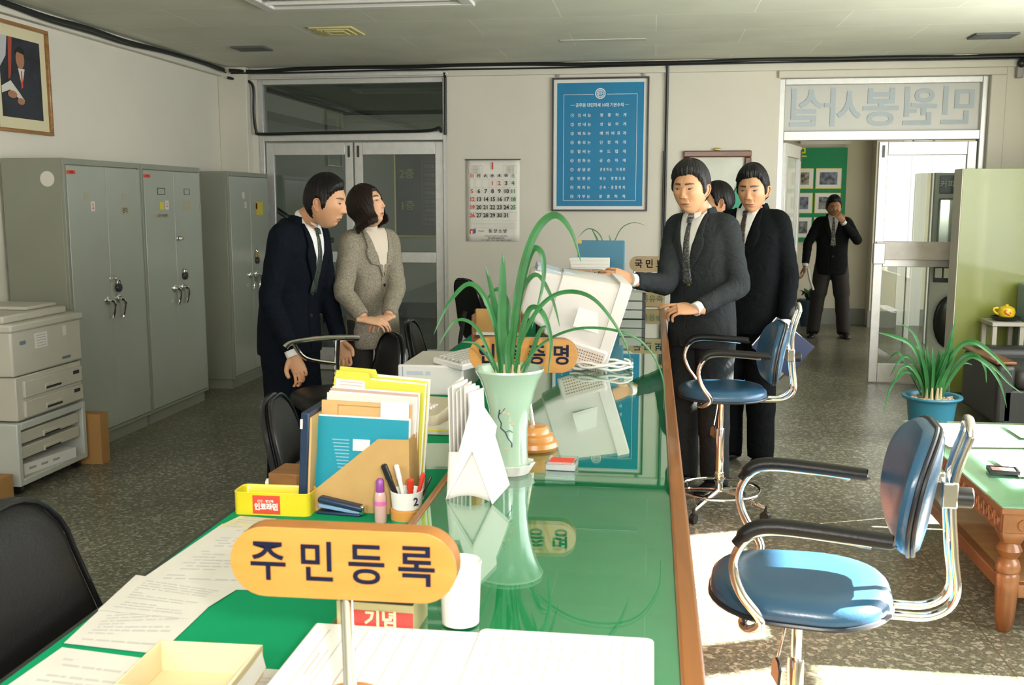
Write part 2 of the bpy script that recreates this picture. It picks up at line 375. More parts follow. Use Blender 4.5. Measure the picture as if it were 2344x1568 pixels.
# ---- hall beyond the doors
b = MB(); b.bx(-7.5, 7.5, HY, HY+.12, 0, 2.75); b.bx(2.65, 2.95, HY-.25, HY, 0, 2.75); b.bx(-7.5, -7.4, BW, HY, 0, 2.75); struct(b.build('wall_hall', m_hall, smooth=False))
b = MB(); b.bx(-7.5, 7.5, BW+.2, HY+.1, 2.70, 2.8); struct(b.build('ceiling_hall', mat('hall_ceiling_paint', (.42, .42, .35), .8, var=.03, vscale=2), smooth=False))
b = MB(); b.bx(-7.4, 7.5, HY-.03, HY, 0, .20); b.bx(2.63, 2.97, HY-.28, HY-.25, 0, .20); struct(b.build('baseboard_hall', mat('dark_hall_base', (.24, .24, .20), .5), smooth=False))
b = MB(); b.bx(-4.45, -4.02, BW+.2, HY, 2.47, 2.70); b.bx(-4.02, 2.7, HY-.06, HY, 2.55, 2.64); struct(b.build('trim_5', mat('hall_beam_paint', (.62, .60, .49), .7), smooth=False))
b = MB(); b.bx(-4.02, -3.985, BW+.2, HY-.06, 2.655, 2.70); b.bx(-4.02, 2.6, HY-.05, HY-.02, 2.645, 2.69); tag(b.build('hall_cable', m_cable), 'black cable run along the hall ceiling beyond the left glass doors', 'cable')
# entrance side of the hall: a glazed front far right, sun falls through it
b = MB()
for y in (BW+.25, 9.55, 10.3, 11.05, 11.8, 12.95): b.bx(5.6, 5.68, y, y+.07, 0, 2.7)
b.bx(5.6, 5.68, BW+.2, HY, 2.5, 2.75); b.bx(5.6, 5.68, BW+.2, HY, 0, .08); b.bx(5.6, 5.68, BW+.2, HY, 1.98, 2.06); b.bx(5.6, 5.68, 11.85, HY, 0, 2.7); struct(b.build('window_5', m_alu, smooth=False))
b = MB()
for x0 in (2.72, 2.93): b.bx(x0, x0+.05, 11.3, 11.36, 0, 2.7)
b.bx(3.0, 3.3, HY-.05, HY, 0, 2.7)
struct(b.build('trim_6', m_white, bevel=.004))

# ---- office wall fittings
def wframe(x, z): return T(x, BW-.001, z) @ RX(PI/2)
# ceiling things
def ceil_vent(x, y, w, d, label, mm, rz=0):
    t = thing('ceiling_vent', label, 'vent', (x, y, CZ), rz)
    b = MB(); b.rect_ring(w, d, .035, -.014, 0); b.build('vent_frame', mm, t, bevel=.003)
    b = MB(); k = 6
    for i in range(k):
        yy = -d/2+.05+(d-.1)*i/(k-1); b.box((0, yy, -.008), (w-.06, .012, .012), M=RX(0))
    b.build('louvre_slats', mm, t)
    b = MB(); b.box((0, 0, -.001), (w-.05, d-.05, .002)); b.build('vent_throat', m_black, t, smooth=False)
    return t
ceil_vent(-3.05, 7.55, .26, .20, 'dark grey louvred ceiling vent near the left corner above the lockers', mat('dark_vent', (.10, .11, .10), .6))
ceil_vent(2.35, 7.70, .29, .22, 'dark louvred ceiling vent above the right doorway', MATS['dark_vent'])
t = thing('ceiling_diffuser', 'yellowed square air diffuser in the ceiling above the locker aisle', 'vent', (-2.165, 6.88, CZ))
my = mat('yellowed_plastic', (.62, .55, .24), .6, var=.05)
for i, (s_, z) in enumerate(((.30, .012), (.22, .018), (.14, .022))):
    b = MB(); b.rect_ring(s_, s_*1.1, .026 if i else .035, -z, 0); b.build('diffuser_ring', my, t, bevel=.004)
b = MB(); b.box((0, 0, -.01), (.07, .07, .02)); b.build('diffuser_core', my, t, bevel=.003)
t = thing('ceiling_light', 'recessed white fluorescent trough light at the top of the frame, unlit', 'lamp', (-1.70, 5.60, CZ))
b = MB(); b.rect_ring(1.28, .92, .07, -.022, 0); b.build('light_frame', m_white, t, bevel=.005)
b = MB(); b.bx(-.57, .57, -.39, .39, -.004, -.002); b.build('reflector', mat('reflector_grey', (.42, .42, .37), .4), t, smooth=False)
for yy in (-.2, .0, .2):
    b = MB(); b.tube([(-.54, yy, -.02), (.54, yy, -.02)], .013, 10); b.build('fluorescent_tube', m_white, t)
b = MB(); b.box((0, 0, -.002), (.62, .10, .005)); tag(b.build('ceiling_patch', mat('patch_board', (.56, .56, .50), .7), loc=(-.38, 7.55, CZ), rot=(0, 0, 0), bevel=.001), 'pale rectangular blank plate on the ceiling above the blue poster', 'ceiling plate')
t = thing('hall_ceiling_light', 'unlit light fitting on the hall ceiling behind the left transom', 'lamp', (-2.5, 10.6, 2.70))
b = MB(); b.rect_ring(1.3, .3, .05, -.03, 0); b.build('light_frame', m_trim, t, bevel=.004); b = MB(); b.bx(-.6, .6, -.1, .1, -.012, -.004); b.build('reflector', MATS['reflector_grey'], t)

# black cables along the ceiling line and down the walls
def cab(path, r, label, n=4, sm=True):
    b = MB(); b.tube(smooth_path(path, n) if sm else path, r, 8); return tag(b.build('cable', m_cable), label, 'cable')
rnd = random.Random(3)
pth = [(LW+.055+rnd.uniform(0, .012), y, CZ-.02+rnd.uniform(-.012, .004)) for y in [1.5+i*.45 for i in range(16)]] + [(LW+.09, 8.53, CZ-.03)]
def cab2(paths, label):
    b = MB()
    for path, r in paths: b.tube(smooth_path(path, 4), r, 8)
    return tag(b.build('cable_bundle', m_cable), label, 'cable')
cab2([(pth, .017), ([(p[0]+.018, p[1], p[2]-.020+.01*math.sin(i)) for i, p in enumerate(pth)], .007)], 'black cable bundle drooping along the top of the left wall above the lockers')
cab2([([(-3.68, BW-.13, CZ-.03), (-3.45, BW-.06, CZ-.035)]+[(x, BW-.055, CZ-.018+rnd.uniform(-.008, .008)) for x in [-3.1+i*.5 for i in range(13)]]+[(RW-.03, BW-.055, CZ-.02)], .016), ([(-3.66, BW-.14, CZ-.055), (-3.0, BW-.06, CZ-.05), (-2.2, BW-.06, CZ-.045), (-.9, BW-.06, CZ-.05), (.5, BW-.06, CZ-.04), (RW-.05, BW-.06, CZ-.042)], .007)], 'black cable bundle along the ceiling line of the back wall')
cab([(-3.70, BW-.12, CZ-.09), (-3.62, BW-.07, 2.585), (-3.53, BW-.04, 2.57), (-3.50, BW-.03, 2.50), (-3.505, BW-.03, 2.30), (-3.49, BW-.03, 2.15), (-3.44, BW-.03, 2.12), (-3.0, BW-.02, 2.125), (-2.4, BW-.02, 2.13), (-1.95, BW-.02, 2.135), (-1.84, BW-.03, 2.16), (-1.82, BW-.04, 2.12)], .013, 'black cable looping round the transom over the left glass doors')
b = MB(); b.tube([(-1.785, BW-.05, CZ-.07), (-1.785, BW-.02, 2.58), (-1.79, BW-.02, 2.10)], .012, 8); tag(b.build('cable', m_cable), 'short black cable dropping down the right edge of the left door', 'cable')
b = MB(); b.tube([(.10, BW-.05, CZ-.04), (.10, BW-.02, 2.55), (.10, BW-.02, .5)], .013, 8); b.tube([(.085, BW-.02, 1.95), (.085, BW-.02, .5)], .008, 8)
tag(b.build('wall_conduit', m_cable), 'black conduit running down the wall between the blue poster and the framed picture', 'conduit')
t = thing('wall_camera', 'small dark fitting high on the wall right of the doorway transom', 'wall fitting', (2.86, BW, 2.58))
b = MB(); b.box((0, -.03, -.02), (.05, .06, .12)); b.build('bracket', m_alud, t, bevel=.006); b = MB(); b.ball((0, -.07, .03), .035); b.build('lens_ball', m_black, t)
# blue rules poster
m_blue = mat('poster_blue', (.006, .19, .37), .42, spec=.3, var=.05, vscale=5)
m_pwhite = mat('poster_white', (.78, .80, .80), .5)
t = thing('blue_poster', 'framed blue poster of ten numbered rules on the back wall', 'poster', (-.455, BW, 2.005))
WM = T(0, 0, 0) @ RX(PI/2)
b = MB(); b.rect_ring(.815, 1.115, .014, 0, .028, M=WM); b.build('poster_frame', mat('dark_brown_frame', (.03, .015, .012), .35), t, bevel=.002)
b = MB(); b.bx(-.4, .4, -.55, .55, .001, .010, M=WM); b.build('poster_mount', mat('poster_mount_white', (.70, .72, .66), .5), t, smooth=False)
b = MB(); b.bx(-.365, .365, -.515, .515, .010, .0115, M=WM); b.build('poster_sheet', m_blue, t, smooth=False)
b = MB(); zt = .0125
for (a, c, d, e) in ((-.31, -.31+.003, -.47, .42), (.307, .31, -.47, .42), (-.31, .31, -.47, -.467), (-.31, -.055, .417, .42), (.055, .31, .417, .42)): b.bx(a, c, d, e, zt-.001, zt, 0, WM)
for ro, ri in ((.044, .036), (.030, .024)):
    b.loft([[(r_*math.cos(k*PI/18), .425+r_*math.sin(k*PI/18), zt) for k in range(36)] for r_ in (ri, ro)], 0, False, M=WM)
for yy in (.437, .425, .413): b.bx(-.014, .014, yy-.0028, yy+.0028, zt-.001, zt, 0, WM)
b.bx(-.018, -.013, .413, .437, zt-.001, zt, 0, WM); b.bx(.010, .014, .425, .437, zt-.001, zt, 0, WM); b.bx(.01, .04, .422, .427, zt-.001, zt, 0, WM)
b.text('─ 공무원 대민자세 10대 기본수칙 ─', .036, WM @ T(-.005, .328, zt), 0, .012, .88, 2)
rows = [('인사는', '정중하게'), ('안내는', '성실하게'), ('태도는', '예의바르게'), ('용모는', '단정하게'), ('말씨는', '부드럽게'), ('전화는', '공손하게'), ('상담은', '경청하는 자세로'), ('민원은', '되는 방향으로'), ('처리는', '신속·공정하게'), ('가부는', '분명하게')]
for i, (a, c) in enumerate(rows):
    y = .245-i*.0755
    b.text('①②③④⑤⑥⑦⑧⑨⑩'[i], .034, WM @ T(-.235, y, zt), 0, .006, 1, 2)
    for k, ch in enumerate(a): b.text(ch, .031, WM @ T(-.175+k*.042, y, zt), 0, .012, 1, 2)
    n = len(c)
    for k, ch in enumerate(c):
        if ch != ' ': b.text(ch, .031, WM @ T(.012+k*(.195/(n-1)), y, zt), 0, .012, min(1, 5.5/n), 2)
b.build('poster_lettering', m_pwhite, t, smooth=False, recalc=False)
for sx in (-1, 1):
    b = MB(); b.cyl((0, 0, 0), .013, .018, 14, M=T(sx*.36, 0, .575) @ RX(PI/2)); b.build('mirror_clip', m_chrome, t)
# calendar
t = thing('wall_calendar', 'white January wall calendar with large dates hanging beside the left doors', 'calendar', (-1.375, BW, 1.535))
b = MB(); b.sheet(lambda u, v: (-.235+.47*u, -.35+.70*v, .006+.006*abs(math.sin(u*5))*(1-v)), 10, 10, M=WM); b.build('calendar_sheet', mat('calendar_paper', (.80, .77, .68), .7), t, solid=.002)
b = MB(); b.box((0, .352, .008), (.485, .010, .012), M=WM); b.build('calendar_bar', m_darkmetal, t)
b = MB(); zt = .019
b.text('1', .085, WM @ T(-.0, .295, zt), 1, .022)
for k, ch in enumerate('日月火水木金土'): b.text(ch, .033, WM @ T(-.18+k*.06, .213, zt), (1, 0, 0, 0, 0, 0, 2)[k], .018, 1.15, 2)
dd = 1
for r_ in range(5):
    for c_ in range(7):
        if (r_ == 0 and c_ < 3) or dd > 31: continue
        mi = 1 if (c_ == 0 or dd in (1, 2)) else (2 if c_ == 6 else 0)
        b.text(str(dd), .050, WM @ T(-.18+c_*.06, .150-r_*.069, zt), mi, .026, .92, 2); dd += 1
for x0 in (-.21, .09):
    b.bx(x0, x0+.12, .300, .301, zt-.001, zt, 3, WM); b.bx(x0, x0+.12, .235, .236, zt-.001, zt, 3, WM); b.bx(x0, x0+.001, .235, .30, zt-.001, zt, 3, WM); b.bx(x0+.12, x0+.121, .235, .30, zt-.001, zt, 3, WM)
    for q in range(5): b.text('1 2 3 4 5 6 7', .011, WM @ T(x0+.06, .293-q*.0125, zt), 0 if q else 1, .012, 1.25, 1)
for k in range(8): b.bx(-.21+k*.06, -.2092+k*.06, -.172, .185, zt-.001, zt, 3, WM)
for k in range(6): b.bx(-.21, .21, .185-k*.0714, .1858-k*.0714, zt-.001, zt, 3, WM)
b.bx(-.205, .21, -.19, -.1894, zt-.001, zt, 3, WM); b.bx(-.205, .21, -.235, -.2344, zt-.001, zt, 3, WM)
for k in range(28): b.bx(-.205+k*.0154, -.2046+k*.0154, -.235, -.19, zt-.001, zt, 3, WM)
b.text('동 양 소 방', .036, WM @ T(.045, -.262, zt), 0, .014, 1, 2)
b.text('주식회사', .014, WM @ T(-.10, -.262, zt), 0, .006, 1, 2)
b.text('전문소방시설공사업 (대표 전화)', .015, WM @ T(.03, -.304, zt), 3, .01, 1, 2); b.text('☎ (0431)266-2119', .018, WM @ T(.03, -.322, zt), 0, .014, 1, 2)
b.text('소화기 · 소방설비 · 방염 · 위험물 · 점검대행 · 유지관리', .012, WM @ T(.03, -.340, zt), 0, .012, 1, 1)
b.bx(-.20, -.165, -.285, -.245, zt-.001, zt, 1, WM); b.bx(-.192, -.178, -.285, -.258, zt-.0005, zt+.0005, 4, WM); b.bx(-.163, -.150, -.28, -.240, zt-.001, zt, 5, WM)
b.build('calendar_print', [mat('calendar_black', (.012, .015, .012), .6), m_inkr, m_inkg, m_ink, MATS['calendar_paper'], mat('calendar_blue', (.03, .08, .35), .6)], t, smooth=False, recalc=False)
# framed picture behind the two men
t = thing('framed_picture', 'wooden framed picture of a pale sky and green slope behind the two men', 'picture', (.525, BW, 1.52))
b = MB(); b.rect_ring(.56, .86, .055, 0, .035, M=WM); b.build('picture_frame', wood_mat('walnut_frame', (.10, .035, .015), (.20, .08, .035)), t, bevel=.01, seg=3)
b = MB(); b.bx(-.23, .23, -.38, .38, .004, .010, 0, WM)
b.add([(x, y, .011) for x, y in ((.02, -.12), (.06, -.10), (.225, .30), (.225, -.05))], [(0, 3, 2, 1)], 1, WM)
b.add([(x, y, .0115) for x, y in ((.05, -.12), (.075, -.10), (.228, .36), (.228, .28))], [(0, 3, 2, 1)], 3, WM)
b.add([(x, y, .0112) for x, y in ((-.23, -.38), (.23, -.38), (.23, -.05), (.05, -.12), (-.08, -.14), (-.23, -.10))], [(0, 1, 2, 3, 4, 5)], 2, WM)
b.build('picture_sheet', [mat('picture_sky', (.60, .62, .52), .4, var=.12, vscale=4), mat('picture_green', (.03, .33, .20), .4), mat('picture_dark', (.10, .11, .085), .5, var=.5, vscale=30), mat('picture_grey_green', (.30, .42, .36), .4)], t, smooth=False, recalc=False)
b = MB(); b.ball((0, .44, .03), (.03, .012, .006), M=WM); b.build('gilt_hanger', mat('gilt', (.55, .42, .10), .3, metal=.8), t)
# portrait on the left wall
t = thing('portrait_frame', 'gold framed portrait of a seated man in a suit holding an open book', 'picture', (LW+.002, 5.76, 2.262), rot=(0, 0, PI/2))
b = MB(); b.rect_ring(.56, .645, .022, 0, .028, M=WM); b.build('picture_frame', wood_mat('gilt_wood_frame', (.22, .10, .03), (.36, .19, .06), .3), t, bevel=.004)
b = MB(); b.bx(-.265, .265, -.31, .31, .003, .008, M=WM); b.build('picture_mat', mat('cream_mat_board', (.62, .57, .36), .7), t, smooth=False)
b = MB(); b.bx(-.20, .20, -.235, .235, .008, .0095, 0, WM)
def flat(pts, m, z): b.add([(x, y, z) for x, y in pts], [tuple(range(len(pts)))], m, WM)
def oval(cx, cy, rx, ry, m, z): flat([(cx+rx*math.cos(k*PI/12), cy+ry*math.sin(k*PI/12)) for k in range(24)], m, z)
flat([(-.20, .05), (-.14, .12), (-.12, .235), (-.20, .235)], 6, .0098); flat([(-.13, -.06), (-.10, .02), (-.07, .235), (-.11, .235)], 7, .0099)
flat([(-.15, -.235), (-.13, -.02), (-.05, .045), (.01, .075), (.10, .045), (.16, -.02), (.175, -.235)], 1, .0102)
flat([(-.03, .06), (.0, -.05), (.035, .06)], 2, .0105); flat([(-.003, .045), (-.008, -.06), (.010, -.05), (.008, .045)], 5, .0107)
oval(-.005, .115, .042, .058, 3, .0108); flat([(-.052, .12), (-.05, .165), (-.01, .19), (.035, .178), (.045, .12), (.036, .145), (-.03, .155), (-.045, .14)], 4, .0111)
flat([(-.20, -.06), (-.11, -.02), (-.03, -.085), (.02, -.13), (-.04, -.12), (-.12, -.075), (-.20, -.10)], 2, .0113)
oval(-.10, -.10, .045, .022, 3, .0115); oval(-.02, -.135, .035, .02, 3, .0115)
b.build('portrait_print', [mat('portrait_backdrop', (.02, .022, .03), .4, var=.5, vscale=12), mat('portrait_suit', (.022, .026, .035), .5), mat('portrait_white', (.6, .58, .5), .5), mat('portrait_skin', (.36, .17, .09), .5), mat('portrait_hair', (.008, .008, .008), .5), m_inkr, mat('portrait_flag', (.45, .45, .45), .5), mat('portrait_red', (.35, .06, .03), .5)], t, smooth=False, recalc=False)

# ---- things in the hall
t = thing('notice_board', 'green hall notice board with framed photographs seen through the right doorway', 'notice board', (1.965, HY-.03, 1.605))
b = MB(); b.bx(-.62, .385, -.575, .575, 0, .02, M=WM); b.build('board_panel', mat('board_green', (.0, .21, .075), .6, var=.04), t)
b = MB(); b.text('자', .15, WM @ T(-.42, .51, .0215), 0, .02, 1, 2); b.text('모', .15, WM @ T(-.165, .51, .0215), 0, .02, 1, 2); b.text('성', .15, WM @ T(-.545, .51, .0215), 0, .02, 1, 2); b.build('board_lettering', mat('board_yellow', (.62, .60, .04), .6), t, recalc=False, smooth=False)
for iy in range(3):
    for ix in range(3):
        x, y = -.50+ix*.335, .205-iy*.30
        if ix == 0: x = -.50
        pm = mat('photo_print_%d' % ((ix+iy) % 3), ((.16, .17, .16), (.22, .20, .15), (.12, .14, .17))[(ix+iy) % 3], .4, var=.9, vscale=22)
        ph = MB(); ph.bx(-.155, .155, -.125, .125, .02, .026, 0, WM @ T(x, y, 0)); ph.bx(-.148, .148, -.118, .118, .026, .0275, 1, WM @ T(x, y, 0)); ph.bx(-.105, .105, -.075, .075, .0275, .0285, 2, WM @ T(x, y, 0))
        ph.build('mounted_photo', [MATS['board_yellow'], m_paper, pm], t)
b = MB(); b.bx(-.28, .32, 0, .02, 0, .08); b.build('board_lamp', m_trim, t, loc=(.1, -.02, .62))
t = thing('directory_board', 'black gold-edged floor directory on the hall wall behind the left glass door', 'sign', (-2.80, HY-.03, 1.62))
b = MB(); b.bx(-.55, .75, -.55, .62, 0, .02, M=WM); b.build('board_panel', mat('directory_black', (.012, .016, .022), .3), t)
b = MB(); b.rect_ring(1.30, 1.17, .018, 0, .026, M=WM @ T(.10, .035, 0)); b.build('board_edge', MATS['gilt'], t)
b = MB(); b.text('2층', .14, WM @ T(-.38, .26, .022), 0, .012, 1, 2); b.text('1층', .14, WM @ T(-.38, -.15, .022), 0, .012, 1, 2)
for k in range(8): b.bx(-.18, .5, .42-k*.115, .424-k*.115, .021, .023, 1, WM)
for x in (-.18, .02, .22, .42): b.bx(x, x+.004, -.4, .42, .021, .023, 1, WM)
for k in range(7):
    for j in range(3): b.text(('민원실', '회의실', '사무실')[(j+k) % 3], .05, WM @ T(-.08+j*.2, .362-k*.115, .022), 1, .01, 1, 1)
b.build('board_lettering', [MATS['board_yellow'], m_ink], t, recalc=False, smooth=False)
# stair with handrail left in the hall
t = thing('stair_handrail', 'dark brown sloping stair handrail in the hall behind the left glass doors', 'handrail', (-4.7, 12.2, 0))
b = MB(); b.tube([(-.6, 0, 1.82), (.62, 0, 1.05), (.75, 0, 1.05)], .035, 10); b.build('rail', wood_mat('dark_rail_wood', (.04, .018, .01), (.08, .03, .016)), t)
for k in range(4):
    x = -.45+k*.35; b = MB(); b.tube([(x, 0, 1.70-(x+.45)*.62), (x, 0, 0)], .012, 8); b.build('baluster', m_darkmetal, t)
t = thing('hall_planter', 'small dark planter with a leafy plant on the hall floor beside the far man', 'plant', (1.93, 12.75, 0))
b = MB(); b.lathe([(.09, 0), (.13, .30), (.145, .30), (.145, .33), (.12, .33), (.12, .28)], 20); b.build('pot', mat('blue_grey_pot', (.03, .06, .09), .5), t)
b = MB(); rr = random.Random(5)
for k in range(14):
    a = rr.uniform(0, 6.28); L = rr.uniform(.1, .2); p = [(0, 0, .3), (L*.5*math.cos(a), L*.5*math.sin(a), .42), (L*math.cos(a), L*math.sin(a), .38+rr.uniform(0, .1))]
    b.tube(smooth_path(p, 3), [.004, .02, .028, .03, .025, .012, .002], 6, flat=.12)
b.build('foliage', mat('dark_leaf', (.02, .07, .02), .4), t)
# vending machine in the hall, seen through the right-hand door leaf
t = thing('vending_machine', 'grey coffee vending machine in the hall seen behind the door glass', 'vending machine', (2.53, 9.62, 0), rz=R(-15))
mv = mat('vending_grey', (.52, .52, .48), .4, var=.04)
b = MB(); b.bx(-.02, .72, 0, .6, 0, 1.80); b.build('cabinet', mv, t, bevel=.015)
b = MB(); b.bx(.03, .38, -.012, 0, 1.60, 1.76); b.build('label_panel', mat('vending_label', (.03, .035, .04), .3), t, bevel=.004)
b = MB(); b.text('커피 자판기', .07, T(.2, -.014, 1.68) @ RX(PI/2), 0, .01); b.build('label_lettering', m_paper2, t, recalc=False, smooth=False)
b = MB(); b.bx(.03, .42, -.035, 0, 1.03, 1.56); b.build('display_window', mat('vending_window', (.42, .43, .40), .15, metal=.8), t, bevel=.03, seg=3)
b = MB(); b.bx(.42, .50, -.045, 0, 1.03, 1.56); b.build('window_bar', m_darkmetal, t, bevel=.02)
for k in range(4):
    b = MB(); b.bx(.03+k*.075, .09+k*.075, -.02, 0, .84, .93); b.build('button', m_paper2, t, bevel=.004)
b = MB(); b.bx(.02, .36, -.012, 0, .80, .97); b.build('button_panel', m_black, t)
b = MB(); b.ball((.17, -.01, .44), (.13, .03, .24)); b.build('cup_hatch', mat('hatch_black', (.015, .018, .018), .2), t)
b = MB(); b.ball((.33, -.02, .56), (.035, .02, .035)); b.build('hatch_knob', m_darkmetal, t)
# ================================================================ LOCKERS, COPIER, BLACK CHAIRS (left aisle)
m_lock = mat('locker_grey_green', (.235, .245, .19), .38, spec=.5, var=.04, vscale=3)
m_lockd = mat('locker_door_grey', (.32, .345, .285), .30, spec=.5, var=.04, vscale=3, coat=.2)
m_sticker = mat('sticker_white', (.62, .60, .52), .6)
m_brass = mat('brass', (.42, .30, .08), .35, metal=.8)
# local frame of a face that looks toward +X : local x -> +Y (to the right seen from the room), y -> up, z -> +X
FX = Matrix(((0, 0, 1, 0), (1, 0, 0, 0), (0, 1, 0, 0), (0, 0, 0, 1)))
def locker(y0, y1, h, xf, label, marks, hasps, num):
    w = y1-y0; t = thing('steel_locker', label, 'locker', (xf, y0, 0), group=None)
    d = xf-LW-.02
    b = MB(); b.bx(-d, -.018, 0, w, .08, h); b.build('cabinet_body', m_lock, t, bevel=.004)
    b = MB(); b.bx(-.018, 0, 0, .022, .08, h); b.bx(-.018, 0, w-.022, w, .08, h); b.bx(-.018, 0, .022, w-.022, h-.035, h); b.bx(-.018, 0, .022, w-.022, .08, .10); b.build('front_frame', m_lock, t, bevel=.002)
    b = MB(); b.bx(-d+.02, -.03, .015, w-.015, 0, .08); b.build('plinth', m_lock, t)
    m = w/2
    for k, (a, c) in enumerate(((.026, m-.002), (m+.002, w-.026))):
        dr = MB(); dr.bx(-.014, .006, a, c, .105, h-.04); do = dr.build('door', m_lockd, t, bevel=.003)
        yh = m-.075 if k == 0 else m+.055; yh = m-.06 if k == 0 else m+.065; z = .915
        hb = MB(FX @ T(yh, z, .006) @ Matrix.Scale(1.25, 4)); hb.lathe([(.024, 0), (.022, .008), (.012, .012), (.010, .024)], 16); hb.tube(smooth_path([(0, 0, .022), (.012, -.008, .030), (.022, -.035, .030), (.020, -.075, .022), (.012, -.095, .018)], 4), [.009]*8+[.007]*9, 8, flat=.8)
        hb.build('handle', m_chrome, do)
        if k == 1:
            for q in (.25, h-.3): hi = MB(); hi.tube([(.008, c-.004, q-.03), (.008, c-.004, q+.03)], .006, 8); hi.build('hinge', m_lock, do)
    for (yy, z, kind) in hasps:
        if kind == 'hasp':
            b = MB(FX @ T(yy, z, .006)); b.box((-.01, 0, .004), (.075, .03, .008)); b.box((.015, 0, .012), (.02, .018, .016)); b.build('hasp', m_chrome, t, bevel=.002)
        if kind == 'lock':
            b = MB(FX @ T(yy, z, .010)); b.lathe([(.0, 0), (.028, .002), (.030, .012), (.026, .022), (.0, .024)], 16); b.tube(smooth_path([(-.014, .015, .01), (-.014, .04, .012), (0, .05, .012), (.014, .04, .012), (.014, .015, .01)], 4), .005, 8, m=1); b.build('padlock', [m_darkmetal, m_chrome], t)
        if kind == 'brass':
            b = MB(FX @ T(yy, z, .012)); b.box((0, -.01, .008), (.034, .045, .016)); b.tube(smooth_path([(-.012, .01, .01), (-.012, .03, .01), (0, .042, .01), (.012, .03, .01), (.012, .01, .01)], 4), .004, 8, m=1); b.build('padlock', [m_brass, m_chrome], t, bevel=.003)
    for (yy, z, w_, h_, k, txt) in marks:
        mm = {'w': m_sticker, 'r': m_inkr, 'y': mat('yellow_sticker', (.55, .48, .06), .6), 'd': m_darkmetal, 'o': mat('worn_ochre', (.36, .33, .22), .6)}[k]
        b = MB(FX @ T(yy, z, .0065))
        if k == 'd': b.rect_ring(w_, h_, .004, 0, .002)
        elif w_ == h_ and w_ < .06 and txt == 'round': b.lathe([(0, .001), (w_/2, .001)], 20, caps=False)
        else: b.box((0, 0, .0005), (w_, h_, .001))
        if txt and txt != 'round': b.text(txt, h_*.75, T(0, 0, .0016), 1, .02, 1, 1)
        b.build('label_sticker', [mm, m_inkr if k == 'w' else m_inkd], t, recalc=False, smooth=False)
    return t
l1 = locker(5.49, 6.385, 1.78, -3.39, 'grey steel locker nearest the copier with a white round sticker on its side', [(.07, 1.70, .09, .022, 'r', '소방청'), (.285, 1.50, .045, .06, 'w', '2'), (.22, 1.56, .05, .04, 'o', ''), (.66, 1.56, .05, .045, 'o', ''), (.66, 1.47, .10, .05, 'o', '관리')], [(.47, 1.045, 'hasp'), (.51, .985, 'lock')], 2)
b = MB(); b.lathe([(0, .001), (.045, .001)], 24, M=T(-.10, -.0005, 1.66) @ RX(PI/2), caps=False); b.build('round_sticker', m_sticker, l1, recalc=False)
locker(6.392, 7.285, 1.78, -3.39, 'grey steel locker in the middle of the row, with small framed card slots', [(.07, 1.70, .09, .022, 'r', '소방청'), (.26, 1.60, .11, .045, 'd', ''), (.65, 1.60, .09, .045, 'd', ''), (.335, 1.505, .05, .06, 'w', '2'), (.26, 1.50, .06, .05, 'y', ''), (.26, 1.43, .22, .03, 'o', '소화전 예방관계'), (.65, 1.50, .12, .07, 'o', '')], [(.50, 1.265, 'hasp'), (.54, .995, 'lock')], 2)
locker(7.74, 8.60, 1.77, -3.37, 'grey steel locker closest to the glass doors with a yellow sticker', [(.29, 1.58, .05, .05, 'w', ''), (.33, 1.50, .04, .05, 'w', '3'), (.63, 1.47, .15, .11, 'y', ''), (.56, 1.49, .04, .05, 'r', '')], [(.50, 1.09, 'brass'), (.51, 1.03, 'lock')], 3)

# copier on its cabinet
m_cop = mat('copier_beige', (.48, .46, .38), .45, var=.03)
m_cop2 = mat('copier_cart_grey', (.46, .48, .43), .45, var=.03)
m_gap = mat('dark_gap', (.02, .02, .02), .6)
t = thing('photocopier', 'beige photocopier with two paper trays on a grey wheeled cabinet', 'copier', (-3.24, 4.69, 0))
W = .64; DD = .50
b = MB(); b.bx(-DD, 0, 0, W, .63, .88); b.build('copier_body', m_cop, t, bevel=.012, seg=3)
b = MB(); b.bx(-DD-.02, .012, -.012, W+.012, .862, .905); b.build('platen_rim', m_cop, t, bevel=.012, seg=3)
b = MB(); b.bx(-DD, -.05, .02, W-.05, .905, .945); b.bx(-DD+.05, -.10, .30, W-.06, .945, .965); b.build('document_lid', m_cop, t, bevel=.01, seg=3)
b = MB(); b.bx(-.20, -.08, .03, .34, .902, .911); b.build('control_panel', m_gap, t, bevel=.003)
b = MB(); b.bx(-DD, -.004, .02, W-.02, .395, .625); b.build('tray_housing', m_cop, t, bevel=.006)
for z0 in (.51, .405):
    b = MB(); b.bx(-.02, .010, .075, W-.03, z0, z0+.088); b.bx(-.01, .014, .25, .40, z0+.015, z0+.045); dr = b.build('paper_tray', m_cop, t, bevel=.004)
    hb = MB(); hb.bx(.008, .0145, .255, .395, z0+.018, z0+.030); hb.build('tray_grip', m_gap, dr)
    b = MB(); b.bx(.0095, .0105, W-.12, W-.06, z0+.05, z0+.07); b.build('tray_label', m_gap, dr)
b = MB(); b.bx(.0, .002, .07, .12, .79, .81, 0); b.bx(.0, .002, .20, .31, .755, .835, 1); b.bx(0, .002, .46, .49, .79, .845, 1); b.bx(0, .002, .44, .52, .66, .675, 0); b.build('copier_labels', [mat('label_slate', (.14, .17, .20), .5), m_paper2], t, smooth=False)
b = MB(); b.text('zzzzz', .012, T(.003, .255, .80) @ FX, 0); b = MB()
for k in range(5): b.bx(.0021, .0026, .215, .295, .765+k*.014, .768+k*.014)
b.build('label_print', m_ink, t, smooth=False)
